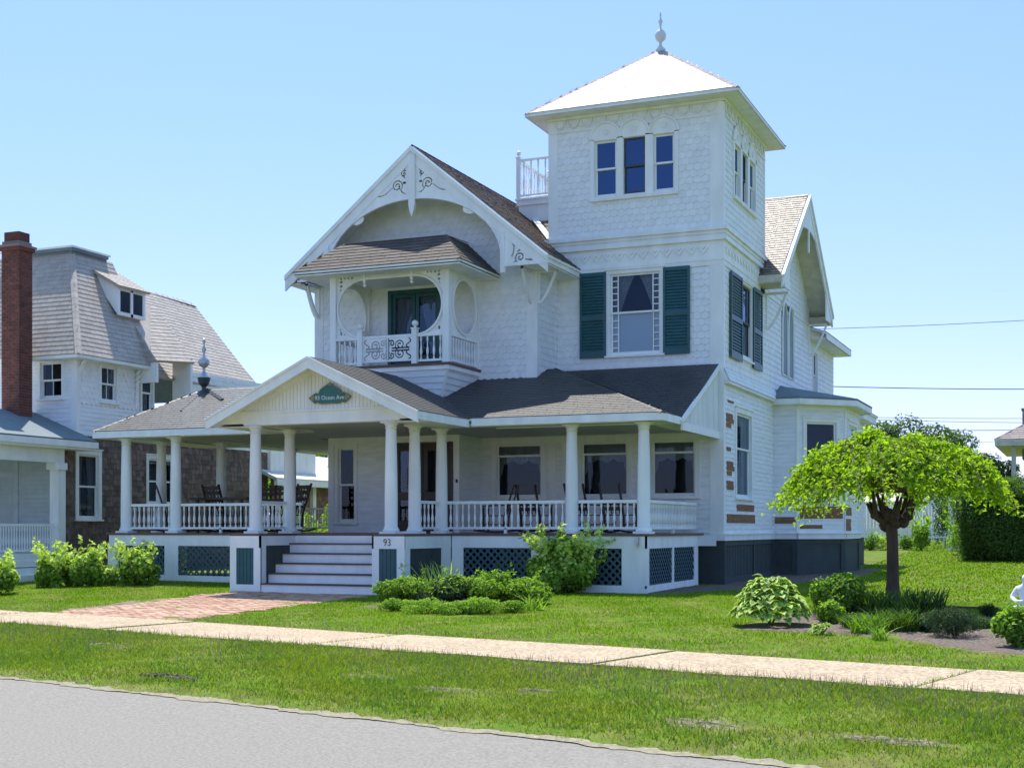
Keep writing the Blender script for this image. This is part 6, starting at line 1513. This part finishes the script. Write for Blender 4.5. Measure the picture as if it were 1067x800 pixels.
# sandy grit along the road edge
t = np.arange(-40, 20, .05); V = []; F_ = []
e0 = -.09-.10*np.clip(wob(t, 2.1, 3), -.2, 1)-.04*np.abs(wob(t, 13, 1)); e1 = .03+.06*wob(t, 1.7, 2)+.04*wob(t, 11, 5)
for q, a, b in zip(t, e0, e1):
    for s_, z_ in ((a, .014), ((a+b)/2, .017), (b, .012)):
        x, y = st(s_, q); V.append((x, y, z_+(G(x, y) if s_ > 0 else 0)))
V = np.array(V); i_, j_ = np.meshgrid(np.arange(len(t)-1), np.arange(2), indexing='ij'); a_ = (i_*3+j_).ravel()
npmesh('road_edge_sand', V, np.stack([a_, a_+3, a_+4, a_+1], -1), mat('sandy_grit', (.31, .27, .18), .95, 30, .3, .8, 80, col2=(.26, .22, .15), cscale=18), kind='structure')
kl = lambda X, Y, s, q: clear(X, Y)
blades('lawn_grass', scatter(230000, (-30, 9), (5.98, 16.5), kl), .05, .011, GL, .5)
blades('lawn_dark_grass', scatter(70000, (-30, 9), (6.1, 16.5), lambda X, Y, s, q: clear(X, Y) & (patchy(X*1.5+2, Y*1.2, 1.2)+RNG.normal(0, .12, len(X)) > .6)), .05, .013, GV2, .5)
blades('lawn_dry_grass', scatter(14000, (-26, 9), (5.95, 7.6), lambda X, Y, s, q: clear(X, Y) & (RNG.random(len(X)) < np.exp(-(s-6)/.7))), .06, .012, GD, .5)
blades('side_lawn_grass', scatter(190000, (-28, 26), (16.5, 56), kl), .07, .035, GL, .5)
blades('joint_weeds', np.concatenate([scatter(260, (j-.05, j+.03), (4.1, 6.05), lambda X, Y, s, q: RNG.random(len(X)) < .8) for j in joints[4:14]]), .05, .012, GL, .6)
# =================================================================== PORCH FURNITURE
def local_build(mb, name, m, root): o = mb.build(name, m); o.parent = root; return o
def rocking_chair(tall=True):
    t = thing('rocking_chair', '', 'chair', (0, 0, 0), 'rocking chairs on the porch')
    s = MB()
    for k in range(7): s.box(-.24, .24, -.24+k*.07, -.185+k*.07, .40, .42)
    local_build(s, 'seat', WOOD, t)
    b = MB()
    for x in (-.25, .25): b.bar((x, .24, .12), (x, .26, .42), .04); b.bar((x, .26, .42), (x*1.04, .50, 1.14), .045, .035)
    for z, y in (((.62, .325), (.78, .38), (.94, .43), (1.06, .47)) if tall else ((.56, .31), (.68, .345))): b.bar((-.26, y, z), (.26, y, z), .02, .085)
    for k in range(4): b.bar((-.16+k*.107, .27, .44), (-.16+k*.107, *((.46, 1.04) if tall else (.35, .68))), .03, .012)
    local_build(b, 'backrest', WOOD, t)
    for x in (-.27, .27):
        a = MB(); a.bar((x, -.24, .06), (x, -.24, .62), .045); a.bar((x, -.28, .64), (x, .30, .66), .07, .03); a.bar((x, -.24, .2), (x, .24, .2), .025); local_build(a, 'armrest', WOOD, t)
        r_ = MB(); r_.tube([(x, y, .035+.16*(y*y)) for y in np.linspace(-.48, .62, 12)], .022, 5); local_build(r_, 'rocker', WOOD, t)
    return t
rc = rocking_chair()
def copy_thing(src, loc, rz, label, rx=0):
    c = src.copy(); SC.collection.objects.link(c); c.location = loc; c.rotation_euler = (rx, 0, rz); c['label'] = label
    for ch in src.children:
        k = ch.copy(); SC.collection.objects.link(k); k.parent = c
    return c
rspots = [(-12.72, 29.0, -.95, 'dark chair with two posts leaning right, below the window nearest the entry'), (-11.75, 29.1, .9, 'dark chair just left of the middle porch column, its posts leaning left'),
          (-10.45, 28.9, .95, 'dark chair just right of the middle porch column, one post showing'), (-9.6, 28.8, .85, 'dark chair nearest the corner column of the right porch, two posts showing')]
lspots = [(-20.3, 29.0, 3.0, 'rocking chair between the two left porch columns with its seat turned to the street'), (-18.75, 29.2, .25, 'ladder back rocking chair seen above the dark porch table'), (-18.0, 28.3, -.4, 'ladder back rocking chair partly hidden behind the left entry column'), (-21.4, 28.5, 2.2, 'rocking chair in the far left corner of the porch'), (-19.6, 29.7, .5, 'ladder back rocking chair behind the left end of the porch table')]
rc.location = (*lspots[0][:2], ZD); rc.rotation_euler = (0, 0, lspots[0][2]); rc['label'] = lspots[0][3]; rc.scale = (1.07,)*3
for x, y, a, lab in lspots[1:]: copy_thing(rc, (x, y, ZD), a, lab)
rc2 = rocking_chair(False); rc2.name = 'porch_chair'
rc2.location = (*rspots[0][:2], ZD); rc2.rotation_euler = (0, 0, rspots[0][2]); rc2['label'] = rspots[0][3]
for x, y, a, lab in rspots[1:]: copy_thing(rc2, (x, y, ZD), a, lab)
t = thing('porch_table', 'long dark wooden table on the left porch among the rocking chairs', 'table', (-19.75, 28.2, ZD))
mb = MB(); mb.box(-.85, .85, -.3, .3, .82, .88); local_build(mb, 'tabletop', WOOD, t)
for x in (-.65, .65):
    for y in (-.22, .22): mb = MB(); mb.box(x-.03, x+.03, y-.03, y+.03, 0, .82); local_build(mb, 'leg', WOOD, t)
x, y = -18.9, 33.6
t = thing('bistro_table', 'small round black metal table on the side porch beyond the entry', 'table', (x, y, ZD))
mb = MB(); mb.lathe([(.34, .7), (.36, .715), (.34, .73)], (0, 0, 0), 20); local_build(mb, 'tabletop', IRON, t)
for k in range(4):
    a = k*math.pi/2+.4; mb = MB(); mb.tube([(.05*math.cos(a), .05*math.sin(a), .7), (.08*math.cos(a), .08*math.sin(a), .4), (.16*math.cos(a), .16*math.sin(a), .2), (.3*math.cos(a), .3*math.sin(a), 0)], .012, 5); local_build(mb, 'leg', IRON, t)

# =================================================================== one object per separate piece
SPLIT = {'trim', 'fascia', 'hip_cap', 'bare_board', 'applied_ornament', 'arched_window_surround', 'upper_wall', 'bracket', 'foundation', 'cornice', 'eave_trim', 'ridge_cap', 'skirt_corner_trim', 'porch_skirt_trim', 'balcony_post', 'entry_gable_trim', 'king_post', 'eave_soffit', 'chimney_band', 'dormer_side', 'board_panel', 'arch_moulding', 'porch_beam', 'porch_frame', 'wall_fitting', 'bargeboard', 'gable_fretwork', 'porch_ceiling', 'porch_floor'}
def split_pieces(o, gap=.06):
    me = o.data; n = len(me.vertices)
    co = np.empty(n*3, np.float32); me.vertices.foreach_get('co', co); co = co.reshape(-1, 3)
    par = list(range(n))
    def find(a):
        while par[a] != a: par[a] = par[par[a]]; a = par[a]
        return a
    for p in me.polygons:
        v = p.vertices; r = find(v[0])
        for q in v[1:]: par[find(q)] = r
    root = np.array([find(i) for i in range(n)]); ids, inv = np.unique(root, return_inverse=True); k = len(ids)
    if k < 2 or k > 1500: return
    lo = np.full((k, 3), 1e9); hi = np.full((k, 3), -1e9); np.minimum.at(lo, inv, co); np.maximum.at(hi, inv, co)
    g = list(range(k))
    def fg(a):
        while g[a] != a: g[a] = g[g[a]]; a = g[a]
        return a
    for i in range(k):
        t = np.all((lo[i]-gap <= hi[i+1:]) & (hi[i]+gap >= lo[i+1:]), axis=1)
        for j in np.nonzero(t)[0]: g[fg(i)] = fg(i+1+int(j))
    cl = np.array([fg(i) for i in range(k)]); cs = np.unique(cl)
    if len(cs) < 2 or len(cs) > 60: return
    vc = cl[inv]; polys = [tuple(p.vertices) for p in me.polygons]; pc_ = np.array([vc[p[0]] for p in polys]); m = me.materials[0]; nm = o.name.split('.')[0]
    for q, c in enumerate(cs):
        idx = np.nonzero(vc == c)[0]; mp = {int(a): b for b, a in enumerate(idx)}
        nme = bpy.data.meshes.new(nm); nme.from_pydata([tuple(co[a]) for a in idx], [], [tuple(mp[v] for v in polys[f]) for f in np.nonzero(pc_ == c)[0]]); nme.materials.append(m)
        if q == 0: o.data = nme
        else:
            d = bpy.data.objects.new(nm, nme); SC.collection.objects.link(d); d.parent = o.parent
for o in list(SC.objects):
    if o.type == 'MESH' and o.parent is not None and o.name.split('.')[0] in SPLIT: split_pieces(o)
